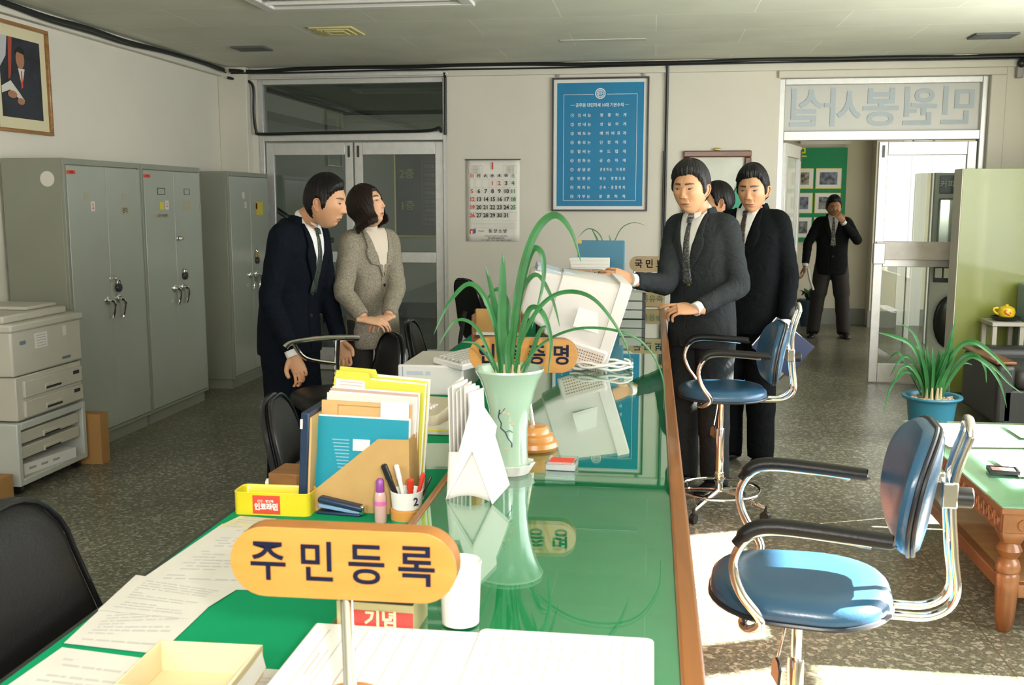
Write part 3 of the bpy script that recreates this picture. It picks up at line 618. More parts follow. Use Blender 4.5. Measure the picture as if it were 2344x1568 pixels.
# cabinet
b = MB(); b.bx(-DD, 0, 0, .035, .05, .385); b.bx(-DD, 0, W-.035, W, .05, .385); b.bx(-DD, 0, .035, W-.035, .345, .385); b.bx(-DD, 0, .035, W-.035, .05, .085); b.bx(-DD, -DD+.02, .035, W-.035, .085, .345); b.build('cabinet_shell', m_cop2, t, bevel=.006)
for z0 in (.268, .188):
    b = MB(); b.bx(-.40, -.015, .045, W-.055, z0, z0+.062); b.bx(-.02, -.008, .24, .40, z0+.0, z0+.03); dr = b.build('cabinet_tray', m_cop, t, bevel=.004)
    hb = MB(); hb.bx(-.010, -.0065, .25, .39, z0+.004, z0+.014); hb.build('tray_grip', m_gap, dr)
for (x, y) in ((-.05, .05), (-.05, W-.05), (-DD+.05, .05), (-DD+.05, W-.05)):
    b = MB(); b.tube([(x, y-.014, .025), (x, y+.014, .025)], .025, 14); b.box((x, y, .045), (.03, .02, .015)); b.build('castor', m_black, t)
m_box = mat('toner_box_white', (.66, .65, .60), .6)
def pbox(name, label, cat, d, loc, rz, m, marks=None, mm=None, group=None, bevel=.002):
    t = thing(name, label, cat, loc, rz, group)
    b = MB(); b.box((0, 0, d[2]/2), d); b.build('carton', m, t, bevel=bevel)
    if marks:
        b = MB(); marks(b, d); b.build('carton_print', mm or m_ink, t, recalc=False, smooth=False)
    return t
def tonerprint(b, d):
    for k in range(3): b.box((0, -d[1]/2+.02+k*.03, d[2]+.0006), (d[0]*.7, .012, .001))
    for k in range(3): b.box((d[0]/2+.0006, -d[1]/2+.06+k*.09, d[2]*.5), (.001, .05, .012))
pbox('toner_box', 'long white toner box lying on the bottom shelf of the copier cabinet', 'box', (.13, .40, .06), (-3.32, 5.00, .0855), R(-8), m_box, tonerprint)
pbox('toner_box', 'white toner box behind the long one in the copier cabinet', 'box', (.20, .12, .055), (-3.53, 4.84, .0855), R(4), m_box, tonerprint)
m_card = mat('brown_cardboard', (.36, .19, .06), .8, var=.06)
pbox('cardboard_box', 'narrow brown cardboard box standing between copier and first locker', 'box', (.20, .09, .30), (-3.27, 5.40, 0), 0, m_card)
pbox('cardboard_box', 'low brown cardboard box at the near side of the copier', 'box', (.24, .16, .14), (-3.36, 4.55, 0), 0, m_card)

# black office chairs
m_vinyl = mat('black_vinyl', (.006, .006, .006), .45, spec=.25, bump=.1, bscale=150)
m_vedge = mat('black_gloss_edge', (.006, .006, .007), .2, spec=.4)
def rrect(w, h, r, n=5, wt=None, bulge=0):
    """rounded rectangle points, optional narrower top (wt)"""
    wt = wt or w; P = []
    for (sx, sy, a0) in ((1, 1, 0), (-1, 1, PI/2), (-1, -1, PI), (1, -1, 1.5*PI)):
        ww = wt if sy > 0 else w
        for k in range(n+1):
            a = a0+PI/2*k/n; P.append((sx*(ww/2-r)+r*math.cos(a), sy*(h/2-r)+r*math.sin(a)))
    return P
def pad(poly, th, curve=0., puff=.012):
    """cushion loft: outline grown to th, edge rounded; local x,y outline, z thickness; curve bends along x"""
    rings = []
    for (z, k) in ((0, .90), (.004, .965), (th*.3, 1.0), (th*.62, 1.0), (th*.9, .96), (th+puff*.5, .86), (th+puff*.9, .6), (th+puff, .3), (th+puff, .05)):
        rings.append([(x*k, y*k, z+curve*(x*k)**2) for x, y in poly])
    return rings
def office_chair(loc, rz, label, arms=False, zs=.46, zb=.90, w=.44, hb=.42, tilt=12, seat_m=None, tall=False, arm_side=1):
    """local frame: chair faces +Y"""
    t = thing('black_office_chair', label, 'chair', loc, rz)
    sm = seat_m or m_vinyl
    b = MB(T(0, 0, zs-.05)); b.loft(pad(rrect(.46, .45, .14), .06, 0.0)); b.build('seat', sm, t)
    zc = zb-hb/2
    M = T(0, -.235, zc) @ RX(R(tilt)) @ RX(-PI/2) @ RZ(PI)   # outline x across, y down->up fix, z toward the sitter
    M = T(0, -.26, zc) @ RX(R(tilt)) @ Matrix(((1, 0, 0, 0), (0, 0, 1, 0), (0, 1, 0, 0), (0, 0, 0, 1)))
    P = rrect(w, hb, .14, 6, w*.82)
    b = MB(M); b.loft(pad(P, .035, .35)); bk = b.build('backrest', sm, t)
    b = MB(M); b.tube([(x*1.005, y*1.005, .010+.35*x*x) for x, y in P], .010, 8, closed=True); b.tube([(x*1.0, y*1.0, .032+.35*x*x) for x, y in P], .006, 8, closed=True); b.build('edge_trim', m_vedge, bk)
    b = MB(); b.tube(smooth_path([(0, -.10, zs-.06), (0, -.27, zs-.055), (0, -.32, zs+.0), (0, -.30, zs+.14), (0, -.275, zc)], 5), (.030), 8, flat=.3); b.build('back_bar', m_darkmetal, t)
    if arms:
        for sx in ((-1, 1) if arms == 'black' else (arm_side,)):
            b = MB(); b.tube(smooth_path([(sx*.2, -.05, zs-.05), (sx*.27, -.04, zs-.04), (sx*.275, -.05, zs+.06), (sx*.275, -.06, zs+.22)], 5), .013, 10); b.tube(smooth_path([(sx*.275, -.06, zs+.10), (sx*.275, .10, zs+.14), (sx*.275, .16, zs+.22)], 5), .011, 10); b.build('arm_support', m_chrome if arms == 'chrome' else m_darkmetal, t)
            b = MB(); b.tube(smooth_path([(sx*.275, -.17, zs+.225), (sx*.275, 0, zs+.235), (sx*.275, .16, zs+.225), (sx*.275, .20, zs+.20)], 4), [.018]*13, 10, flat=.8); b.build('armrest', m_chrome if arms == 'chrome' else m_black, t)
    b = MB(); b.cyl((0, 0, .10), .028, zs-.16, 14); b.cyl((0, 0, .06), .035, .06, 14); b.build('gas_column', m_darkmetal, t)
    for k in range(5):
        a = 2*PI*k/5+.3; x, y = math.cos(a), math.sin(a)
        b = MB(); b.tube([(0, 0, .095), (x*.15, y*.15, .085), (x*.27, y*.27, .06)], [.024, .02, .015], 8, flat=.8); lg = b.build('leg', m_black, t)
        b = MB(); b.tube([(x*.27-y*.014, y*.27+x*.014, .026), (x*.27+y*.014, y*.27-x*.014, .026)], .026, 12); b.build('castor', m_black, lg)
    return t
office_chair((-.93, 1.66, 0), R(-88), 'black vinyl chair nearest the camera at the left edge, only its back in view', zb=.955, w=.50, hb=.50, arms='black', zs=.45)
office_chair((-.92, 3.08, 0), R(-80), 'black vinyl chair beside the desk behind the yellow tin', zb=.905, w=.46, hb=.44)
office_chair((-1.43, 4.50, 0), R(124), 'black chair with chrome framed armrests in front of the leaning man', arms='chrome', zs=.63, zb=.90, w=.42, hb=.34, tilt=6)
office_chair((-1.03, 5.35, 0), R(-86), 'small black chair by the desk behind the computer case', zb=.88, w=.40, hb=.38)
office_chair((-1.10, 7.22, 0), R(-52), 'black armchair beyond the far end of the desk under the calendar', arms='black', zb=.98, zs=.50, w=.44, hb=.46, tilt=12)
# ================================================================ SERVICE COUNTER AND DESK
CT = .855; DT = .74; CY0, CY1 = .55, 6.95
m_felt = mat('green_felt', (.004, .27, .11), .85, spec=.15, var=.03, vscale=14)
m_rail = wood_mat('orange_lacquered_wood', (.16, .055, .009), (.27, .092, .015), .34, (30, 1.2, 30), .25)
m_panel = wood_mat('brown_panel_wood', (.13, .045, .015), (.22, .085, .03), .4, (30, 30, 2), .2)
t = thing('service_counter', 'long wooden service counter with green felt under glass and an orange rail', 'counter', (0, 0, 0))
wd = thing('work_desk', 'long green topped work desk along the lower staff side of the counter', 'desk', (-.78, 3.6, 0))
b = MB(); b.bx(-.485, .052, CY0, CY1, CT-.03, CT-.006); b.build('felt_top', m_felt, t, smooth=False)
b = MB(); b.bx(-.483, .051, CY0+.01, CY1-.01, CT-.0055, CT); b.build('glass_sheet', glass('counter_glass', (.88, .97, .93), 1.45), t, bevel=0, smooth=False)
b = MB(); b.bx(.052, .088, CY0, CY1, CT-.09, CT+.004); b.build('rail', m_rail, t, bevel=.006, seg=3)
b = MB(); b.bx(-.50, -.485, CY0, CY1, DT+.001, CT+.002); b.build('riser_strip', m_rail, t, bevel=.003)
b = MB(); b.bx(-.47, .07, CY0+.02, CY1-.02, .06, CT-.03); b.build('counter_body', m_panel, t, smooth=False)
b = MB(); b.bx(-.44, .05, CY0+.04, CY1-.04, 0, .06); b.build('toe_kick', m_black, t, smooth=False)
b = MB(); b.bx(-1.055, -.502, CY0, CY1-.15, DT-.03, DT); b.M = Matrix.Identity(4); b.v = [v-Vector((-.78, 3.6, 0)) for v in b.v]; b.build('desk_top', m_felt, wd, smooth=False)
b = MB(); b.bx(-1.062, -1.053, CY0, CY1-.15, DT-.032, DT+.001); b.build('desk_edge', mat('dark_edge_band', (.03, .035, .03), .4), wd, loc=(.78, -3.6, 0))
for y in (CY0+.02, 1.9, 3.35, 4.9, CY1-.25):
    b = MB(); b.bx(-1.03, -.50, y, y+.025, 0, DT-.03); b.build('side_panel', m_panel, wd, loc=(.78, -3.6, 0))
def sheet_paper(label, corners, z, m=None, lines=0, col=None, name='paper_sheet', group=None, seed=1, margin=.12, curl=0., lift=.0006):
    """a sheet lying flat: corners (x,y) in order; printed lines as thin bars on it"""
    rr = random.Random(seed); c = [Vector((x, y, 0)) for x, y in corners]; o = sum(c, Vector())/4; c = [p-o for p in c]
    t = thing(name, label, 'paper', (o.x, o.y, z), group=group)
    f = lambda u, v: (c[0]*(1-u)+c[1]*u)*(1-v)+(c[3]*(1-u)+c[2]*u)*v
    b = MB(); n = 6
    def fn(u, v): p = f(u, v); p.z = lift+curl*(2*u-1)**4*(v); return p
    b.sheet(fn, n, n); b.sheet(lambda u, v: fn(u, v)-Vector((0, 0, lift)), n, n); b.build('sheet', m or m_paper, t, recalc=False)
    if lines:
        b = MB()
        for k in range(lines):
            v = margin+(1-2*margin)*k/max(1, lines-1)
            if rr.random() < .12: continue
            u = margin+rr.uniform(0, .06)
            while u < 1-margin-.04:
                L = rr.uniform(.03, .16); u2 = min(u+L, 1-margin); dv = .16/lines
                q = [fn(u, v-dv), fn(u2, v-dv), fn(u2, v+dv), fn(u, v+dv)]
                b.add([p+Vector((0, 0, .0004)) for p in q], [(0, 1, 2, 3)]); u = u2+rr.uniform(.008, .03)
                if rr.random() < .12: break
        b.build('printed_text', col or m_ink, t, recalc=False, smooth=False)
    return t
m_inkf = mat('faint_ink', (.52, .50, .47), .8); m_inkfr = mat('faint_red_ink', (.66, .45, .40), .8)
sheet_paper('typed white sheet on the desk running under the wooden name sign', [(-1.038, 2.275), (-.72, 2.30), (-.73, 1.88), (-1.055, 1.86)], DT+.001, m_paper2, 18, m_inkf, seed=2)
sheet_paper('printed sheet on the desk edge with its corner over the sheet behind', [(-1.075, 1.92), (-.83, 1.87), (-.86, 1.72), (-1.055, 1.735)], DT+.0022, m_paper2, 12, m_inkf, seed=3)
sheet_paper('printed sheet lying below the overlapping one along the desk edge', [(-1.055, 1.76), (-.85, 1.86), (-.845, 1.572), (-1.036, 1.59)], DT+.0016, m_paper2, 12, m_inkf, seed=13)
sheet_paper('form with ruled boxes at the near left corner of the desk', [(-1.03, 1.575), (-.79, 1.545), (-.78, 1.24), (-1.045, 1.24)], DT+.001, m_paper2, 14, m_inkf, seed=4)
sheet_paper('small note by the yellow tin on the desk', [(-1.02, 2.34), (-.92, 2.33), (-.93, 2.24), (-1.04, 2.25)], DT+.0012, mat('yellowish_note', (.66, .62, .42), .8), 5, m_inkf, seed=5)
sheet_paper('pinkish receipt slip between cream box and white register', [(-.665, 1.545), (-.585, 1.545), (-.585, 1.38), (-.675, 1.38)], DT+.001, m_paper2, 10, m_inkf, seed=6)
# open register on the counter in front
t = thing('open_register', 'large open white register book across the near end of the counter', 'book', (-.25, 1.33, CT+.0005))
b = MB(); b.bx(-.265, 0, -.16, .125, 0, .016); b.build('left_leaves', m_paper, t, bevel=.004)
b = MB(); P = rrect(.265, .285, .012, 4); b.prism([(x+.1315, y-.017) for x, y in P], 0, .022); b.build('right_leaves', m_paper, t, bevel=.002)
b = MB(); rr = random.Random(9)
for k in range(13):
    x = .02+k*.018
    for q in range(9):
        y = -.14+q*.028+rr.uniform(-.005, .005); b.bx(x, x+.004, y, y+rr.uniform(.006, .018), .0222, .0226)
for k in range(7):
    b.bx(-.235+k*.03, -.233+k*.03, -.14, .10, .0162, .0165)
b.build('register_print', mat('very_faint_ink', (.50, .46, .42), .8), t, smooth=False)
b = MB(); b.bx(-.225, -.222, -.05, .02, .0163, .0166); b.bx(-.215, -.213, -.05, .03, .0163, .0166); b.build('red_heading', m_inkfr, t)

# wooden name signs on steel poles
m_sign = wood_mat('varnished_yellow_wood', (.42, .195, .036), (.50, .235, .050), .35, (4, 20, 20), .35)
m_signe = wood_mat('varnished_edge_wood', (.30, .11, .018), (.42, .17, .03), .35, (4, 20, 20), .3)
m_navy = mat('navy_lettering', (.004, .005, .022), .6, spec=.2)
def stadium(w, h, n=14):
    r = h/2; P = []
    for k in range(n+1): a = -PI/2+PI*k/n; P.append((w/2-r+r*math.cos(a), r*math.sin(a)))
    for k in range(n+1): a = PI/2+PI*k/n; P.append((-w/2+r+r*math.cos(a), r*math.sin(a)))
    return P
def name_sign(loc, rz, ptop, label, text, w=.30, h=.094, th=.034, lean=(0, 0), face=None, edge=None, base=True, size=.064, gap=.071, x0=None, rev=False, tilt=0, polex=0, bold=.024):
    t = thing('name_sign', label, 'sign', loc, rz)
    M = T(0, 0, ptop) @ RX(R(tilt)) @ RX(PI/2)
    b = MB(M); b.prism(stadium(w, h), -th+.001, -.0005, 1); b.prism(stadium(w, h), -.001, 0.0, 0); pl = b.build('sign_board', [face or m_sign, edge or m_signe], t, bevel=.0035, seg=3)
    b = MB(M); n = len(text); s0 = -(n-1)/2*gap if x0 is None else x0
    for k, ch in enumerate(text):
        if ch != ' ': b.text(ch, size, T(s0+k*gap, -.001, .0012), 0, bold, .95, 4)
    b.build('sign_lettering', m_navy, pl, recalc=False, smooth=False)
    if base:
        b = MB(); b.tube([(polex+lean[0], lean[1], .05), (polex, .017, ptop-h/2+.004)], .0085, 14); b.build('pole', m_chrome, t)
        b = MB(T(polex+lean[0], lean[1], 0)); b.lathe([(.068, 0), (.072, .008), (.068, .020), (.060, .024), (.060, .028), (.058, .038), (.048, .043), (.046, .054), (.038, .062), (.012, .064)], 28); b.build('turned_base', wood_mat('turned_orange_wood', (.42, .17, .035), (.55, .25, .06), .35, (20, 20, 4), .3), t)
    return t
name_sign((-.388, 1.20, CT+.017), R(1), 1.066-CT-.017, 'yellow wooden name sign with four navy characters on a steel pole, nearest the camera', '주민등록', lean=(.034, -.088), size=.059, gap=.0655, bold=.016)
name_sign((-.345, 2.70, CT), R(2), 1.112-CT, 'orange wooden name sign partly hidden behind the celadon vase', '인증증명', lean=(.028, .0), gap=.068, x0=-.098, size=.058)
m_pearl = mat('glittering_tan_board', (.36, .24, .15), .3, metal=.3, var=.35, vscale=90)
name_sign((-.395, 5.80, CT), 0, 1.096-CT, 'tan glittering name sign beside the white papers behind the monitor', '병 사', w=.285, h=.094, face=m_pearl, edge=m_signe, gap=.10, x0=-.12, size=.066)
name_sign((.02, 6.62, CT), 0, 1.125-CT, 'tan name sign behind the pointing hand of the grey-suited man', '국민보험', w=.33, h=.10, face=mat('tan_board', (.42, .30, .15), .5), edge=m_signe, gap=.07, size=.06, polex=-.13)
sg = thing('fallen_sign', 'tan lettered board propped low at the far end of the counter', 'sign', (-.015, 6.45, CT+.055), 0)
b = MB(RX(R(72))); b.box((0, 0, 0), (.19, .10, .012)); b.build('sign_board', MATS['tan_board'], sg, bevel=.003)
b = MB(RX(R(72))); b.text('유통유축', .05, T(0, 0, .0066), 0, .02); b.build('sign_lettering', mat('dull_green_lettering', (.10, .16, .10), .6), sg, recalc=False, smooth=False)

# celadon vase with an orchid plant
m_cel = mat('celadon_glaze', (.36, .50, .38), .12, spec=.6, var=.03, vscale=9, coat=.7)
m_leaf = mat('orchid_leaf', (.022, .135, .032), .38, var=.25, vscale=14)
m_leafd = mat('dry_leaf_tip', (.35, .27, .10), .6)
m_bark = mat('bark_chips', (.42, .32, .20), .8, var=.4, vscale=60)
def blade(b, pts, w, m=0, fold=.25, n=7, upv=(0, 0, 1)):
    """a strap leaf: V-shaped strip with thickness along a smooth path"""
    P = smooth_path(pts, n); L = len(P); rings = []
    for i, p in enumerate(P):
        t_ = (P[min(i+1, L-1)]-P[max(i-1, 0)]).normalized(); s_ = i/(L-1)
        ww = w*(.45+.55*min(1, s_*4))*(1-max(0, (s_-.55)/.45)**1.6)+.0006
        side = t_.cross(Vector(upv)); side = side.normalized() if side.length > .05 else Vector((1, 0, 0))
        if i and rings_side.dot(side) < 0: side = -side
        if i: side = (rings_side*.6+side*.4).normalized()
        rings_side = side; nn = side.cross(t_).normalized(); th = .0006
        rings.append([p+side*ww/2+nn*ww*fold, p+nn*th, p-side*ww/2+nn*ww*fold, p-side*ww/2+nn*(ww*fold-th), p-nn*th, p+side*ww/2+nn*(ww*fold-th)])
    b.loft(rings, m)
t = thing('celadon_vase', 'tall pale green celadon vase with painted blossom branch standing on the counter', 'vase', (-.345, 2.44, CT+.004))
VP = [(.046, 0), (.049, .004), (.0475, .02), (.0445, .06), (.0455, .11), (.052, .16), (.063, .205), (.074, .235), (.084, .252), (.0865, .257), (.085, .262), (.078, .259), (.066, .235), (.058, .225)]
b = MB(); b.lathe(VP, 48); b.build('vase_body', m_cel, t)
b = MB(); b.lathe([(.0, .232), (.064, .230)], 32, caps=False); rr = random.Random(4)
for k in range(60):
    a = rr.uniform(0, 6.28); r_ = .056*math.sqrt(rr.random()); b.ball((r_*math.cos(a), r_*math.sin(a), .236+rr.uniform(0, .006)), (rr.uniform(.004, .008),)*3, 0, 7, 5)
b.build('bark_chips', m_bark, t, recalc=False, kind='stuff')
# painted branch wrapped onto the glaze
def vr(z):
    for (r0, z0), (r1, z1) in zip(VP, VP[1:]):
        if z0 <= z <= z1 and z1 > z0: return r0+(r1-r0)*(z-z0)/(z1-z0)
    return .05
def onvase(xpx, z):
    r_ = vr(z)+.0006; a = -PI/2+xpx/r_; return (r_*math.cos(a), r_*math.sin(a), z)
b = MB()
b.tube([onvase(x, z) for x, z in ((-.018, .165), (-.022, .145), (-.014, .13), (-.016, .118), (-.004, .108), (.002, .094), (.012, .080), (.012, .070))], .0017, 6)
b.tube([onvase(x, z) for x, z in ((-.022, .152), (-.012, .158), (-.004, .170))], .0009, 6); b.tube([onvase(x, z) for x, z in ((-.004, .108), (.006, .113), (.014, .108))], .0009, 6)
for x, z in ((-.008, .160), (.010, .135), (.014, .128), (-.002, .066), (.004, .155)): b.lathe([(0, .0005), (.0045, 0)], 8, 1, Matrix.Translation(onvase(x, z)) @ RX(PI/2), caps=False)
b.build('painted_branch', [mat('vase_brush_blue', (.03, .05, .08), .4), mat('vase_blossom', (.50, .42, .28), .4)], t, recalc=False)
b = MB()
vx = lambda px, py, dy=0: ((px-1172+ .138*0)/0+0, 0, 0)
LV = [  # strap leaves of the vase orchid, local metres (x, y, z): root, middle points, tip
 ([(.00, .0, .235), (.010, 0, .36), (.030, 0, .50), (.065, 0, .60), (.110, 0, .638), (.150, 0, .60), (.176, -.01, .525)], .019),
 ([(.00, .01, .235), (.018, .01, .40), (.034, .02, .50), (.055, .02, .555), (.078, .02, .54), (.080, .02, .47), (.055, .0, .36)], .016),
 ([(-.01, 0, .235), (-.02, 0, .35), (-.018, 0, .47), (-.016, 0, .545)], .021),
 ([(-.02, 0, .235), (-.03, .01, .33), (-.042, .01, .43), (-.062, .01, .515)], .016),
 ([(-.02, 0, .235), (-.03, 0, .34), (-.06, -.02, .44), (-.10, -.02, .47), (-.15, -.02, .42), (-.185, -.03, .345)], .012),
 ([(-.02, -.01, .235), (-.045, -.03, .30), (-.08, -.04, .37), (-.13, -.04, .38), (-.175, -.05, .31)], .008),
 ([(.01, 0, .235), (.0, .0, .33), (-.01, .02, .42), (-.035, .02, .455), (-.065, .02, .42)], .014),
 ([(.02, 0, .235), (.025, 0, .33), (.05, 0, .41), (.085, -.02, .40), (.105, -.02, .33), (.098, -.03, .25)], .013),
 ([(.01, 0, .235), (.03, -.01, .33), (.08, -.02, .42), (.14, -.03, .455), (.21, -.05, .44), (.275, -.06, .36), (.305, -.07, .285)], .010),
 ([(.02, .0, .235), (.035, 0, .27), (.09, 0, .33), (.17, -.02, .365), (.26, -.04, .365), (.33, -.05, .335), (.375, -.06, .26), (.38, -.06, .18)], .006),
 ([(.03, .01, .235), (.05, .02, .29), (.075, .02, .355), (.095, .02, .365)], .011),
 ([(-.03, .01, .235), (-.055, .02, .28), (-.09, .03, .315), (-.13, .03, .32)], .007),
 ([(.0, .02, .235), (.005, .03, .34), (.02, .04, .44), (.06, .05, .49), (.10, .05, .43), (.12, .05, .36)], .012),
 ([(.0, -.01, .235), (-.005, -.01, .31), (.01, -.02, .37)], .012),
]
for pts, w in LV:
    lb = MB(); blade(lb, pts, w, upv=(.3, -1, .2)); lb.build('leaf', m_leaf, t)
b = MB()
for x in (-.03, -.012, .008, .022, .0): b.tube([(x, 0, .228), (x*1.1, 0, .27)], [.007, .003], 8)
b.build('leaf_sheaths', mat('pale_sheath', (.46, .38, .22), .6), t)
t = thing('vase_saucer', 'scalloped white saucer under the celadon vase', 'saucer', (-.345, 2.44, CT))
b = MB(); n = 48; rings = []
for r_, z, am in ((.044, 0.0, 0), (.050, .0005, 0), (.0555, .012, .02), (.062, .026, .06), (.0605, .027, .06), (.053, .012, .02), (.050, .0032, 0), (.02, .003, 0)):
    rings.append([(r_*(1+am*math.cos(12*2*PI*j/n))*math.cos(2*PI*j/n), r_*(1+am*math.cos(12*2*PI*j/n))*math.sin(2*PI*j/n), z) for j in range(n)])
b.loft(rings); b.build('saucer_body', m_paper, t)
# things on the counter
t = thing('ink_pad', 'square red ink pad in a clear plastic case lying open on the counter', 'ink pad', (-.218, 2.50, CT), R(-3))
m_clear = glass('clear_plastic', (.90, .94, .92), 1.4)
b = MB(); b.bx(-.038, .038, -.036, .036, 0, .016); b.build('case_base', mat('smoky_plastic', (.30, .32, .30), .15, coat=.8), t, bevel=.002)
b = MB(); b.bx(-.030, .030, -.028, .028, .016, .0185); b.build('red_pad', mat('red_pad', (.62, .05, .02), .5), t)
b = MB(); b.rect_ring(.076, .072, .003, .016, .022); b.build('case_rim', m_clear, t)
t = thing('white_cup', 'white cylindrical paper cup standing behind the near sign', 'cup', (-.295, 1.52, CT+.001))
b = MB(); b.lathe([(.026, 0), (.030, .002), (.0335, .10), (.0345, .102), (.0335, .104), (.032, .10), (.028, .006), (0, .005)], 32); b.build('cup_wall', m_paper, t)
t = thing('red_tin', 'small red and gold lidless tin box with lettering below the near sign', 'tin', (-.418, 1.50, CT+.001), R(-2))
b = MB(); b.rect_ring(.125, .085, .002, 0, .05); b.bx(-.06, .06, -.04, .04, 0, .002); b.build('tin_body', mat('tin_gold', (.50, .45, .22), .35, metal=.3), t)
b = MB(); b.bx(-.05, .062, -.0435, -.0425, .006, .038, 0); b.build('red_band', mat('tin_red', (.48, .05, .04), .4), t)
b = MB(); b.text('기념', .030, T(.01, -.0442, .0235) @ RX(PI/2), 0, .03, 1, 2); b.bx(-.02, .055, -.0443, -.0437, .0075, .010); b.build('tin_lettering', mat('tin_letter_gold', (.66, .58, .36), .4), t, recalc=False, smooth=False)
b = MB(); b.bx(-.058, .058, -.038, .038, .002, .035); b.build('tin_contents', m_gap, t)
# folded paper cards standing
t = thing('folded_card', 'crumpled folded white card standing on the counter beside the vase', 'card', (-.40, 2.20, CT))
def poly3(b, pts, th=.0012, m=0):
    P = [Vector(p) for p in pts]; n = (P[1]-P[0]).cross(P[2]-P[0]).normalized()*th; k = len(P)
    b.loft([P, [p+n for p in P]], m)
b = MB(); poly3(b, [(-.056, -.02, 0), (-.001, .06, .235), (.055, .03, .165), (.045, -.01, .07), (.005, .0, .115)]); b.build('card_flap', m_paper, t, smooth=False)
b = MB(); poly3(b, [(.0, -.0, .118), (.047, .02, .165), (.092, -.02, .042), (.055, -.04, .0)]); b.build('card_front', m_paper, t, smooth=False)
b = MB(); b.sheet(lambda u, v: (-.054+.10*u, -.018+.03*v, .0+v*.105+.012*math.sin(u*PI)*(1-v)), 8, 6); b.build('card_back', m_paper2, t, solid=.001)
t = thing('paper_bundle', 'bundle of folded white papers standing between the card and the phone', 'papers', (-.50, 2.62, CT))
for k in range(6):
    b = MB(); x = -.03+k*.011; poly3(b, [(x, -.03, 0), (x+.03, .05, 0), (x+.022, .05, .20-.006*k), (x-.004, -.025, .18+.01*math.sin(k*2.2))], .004); b.build('folded_sheet', m_paper, t, smooth=False)
t = thing('orange_envelope', 'narrow orange envelope edge standing behind the white card', 'envelope', (-.437, 2.52, CT))
b = MB(); b.bx(-.012, .0, -.05, .05, 0, .12); b.build('envelope_sleeve', mat('envelope_orange', (.55, .26, .06), .7), t, bevel=.001)

# ---- desk things: file holder
m_kraft = mat('kraft_board', (.50, .31, .11), .75, var=.05, vscale=20)
FHM = (-.722, 2.50, DT); t = thing('file_holder', 'brown cardboard file holder with a sloping side full of folders', 'file holder', FHM, R(0))
b = MB(); z1 = .185
poly = [(-.135, 0), (.125, 0), (.125, .215-.02), (.045, .195), (-.118, .062), (-.135, .05)]
b.prism(poly, 0, .004, 0, M=T(0, -.085, 0) @ RX(PI/2)); b.build('holder_front', m_kraft, t)
b = MB(); b.bx(.121, .125, -.085, .10, 0, .195); b.build('holder_side', m_kraft, t); b = MB(); b.bx(-.135, .125, .096, .10, 0, .195); b.build('holder_back', m_kraft, t); b = MB(); b.bx(-.135, .121, -.085, .096, 0, .004); b.build('holder_floor', m_kraft, t)
def folder(name, label, cat, dy, w, h, th, m, x=0., tiltx=0, tab=None, rz=0, labelm=None, pages=None, extra=None, skew=0.):
    t = thing(name, label, cat, (FHM[0]+x, FHM[1]+dy, DT+.005), rz, rot=(R(tiltx), skew, rz))
    b = MB(); b.bx(-w/2, w/2, 0, th, 0, h); b.build('cover', m, t, bevel=.001)
    if tab: b = MB(); b.prism([(-w/2+.002, h-.001), (-w/2+tab, h-.001), (-w/2+tab-.008, h+.018), (-w/2+.006, h+.018)], 0, th*.6, M=T(0, th*.8, 0) @ RX(PI/2)); b.build('index_tab', m, t)
    if labelm: b = MB(); b.bx(-w/2+.006, -w/2+.085, -.0012, 0, h-.032, h-.004); b.build('tab_label', m_paper, t); b = MB(); [b.bx(-w/2+.016, -w/2+.078, -.0016, -.0012, h-.012-k*.008, h-.009-k*.008) for k in range(2)]; b.build('label_writing', m_inkfr, t)
    if pages: b = MB(); b.bx(-w/2+.004, w/2+.004, th, th+pages, .002, h+.004); b.build('pages', m_paper, t, bevel=.001)
    if extra: extra(t, w, h, th)
    return t
m_teal = mat('teal_cover', (.0, .26, .36), .5); m_yel = mat('yellow_folder', (.60, .58, .05), .55); m_nav = mat('navy_binder', (.012, .03, .07), .35)
def tealx(t, w, h, th):
    b = MB()
    for k in range(9):
        b.bx(-w/2+.045+.002*k, -w/2+.09, -.0012, -.0004, h-.06-k*.009, h-.057-k*.009)
    b.build('cover_text', mat('teal_print', (.20, .45, .55), .5), t)
    b = MB(); b.bx(-w/2+.10, -w/2+.145, -.0014, -.0004, h-.085, h-.055); b.build('cover_picture', m_paper, t)
folder('teal_book', 'teal paperback leaning foremost in the cardboard file holder', 'book', -.066, .245, .235, .004, m_teal, x=-.012, tiltx=-3, pages=.007, extra=tealx, skew=R(1.5))
folder('manila_envelope', 'tan manila envelope with a printed frame behind the teal book', 'envelope', -.045, .238, .272, .006, mat('manila', (.60, .38, .15), .7), x=-.010, tiltx=-3, extra=lambda t, w, h, th: MB().rect_ring(.13, .04, .0012, 0, .0008, M=T(-.01, -.0004, h-.03) @ RX(PI/2)).build('printed_frame', m_signe, t), skew=R(2))
folder('white_card', 'blank white card sticking up from the file holder on its right', 'card', -.050, .075, .278, .002, m_paper, x=.068, tiltx=-2, skew=R(2))
folder('document_folder', 'cream document folder with pages behind the tan envelope', 'folder', -.030, .235, .288, .004, m_paper2, x=-.006, tiltx=-2, pages=.010, skew=R(3))
folder('document_folder', 'pinkish thin folder between cream folder and yellow folders', 'folder', -.010, .235, .296, .004, mat('pinkish_folder', (.50, .34, .28), .6), x=-.004, tiltx=-2, pages=.006, skew=R(3))
folder('yellow_folder', 'yellow index folder with a labelled tab in front of its twin', 'folder', .016, .245, .320, .004, m_yel, x=-.002, tiltx=-1, tab=.10, labelm=1, pages=.004, skew=R(4), extra=lambda t, w, h, th: MB().bx(-w/2+.01, w/2-.012, -.0010, 0, h-.062, h-.036).build('white_strip', m_paper, t))
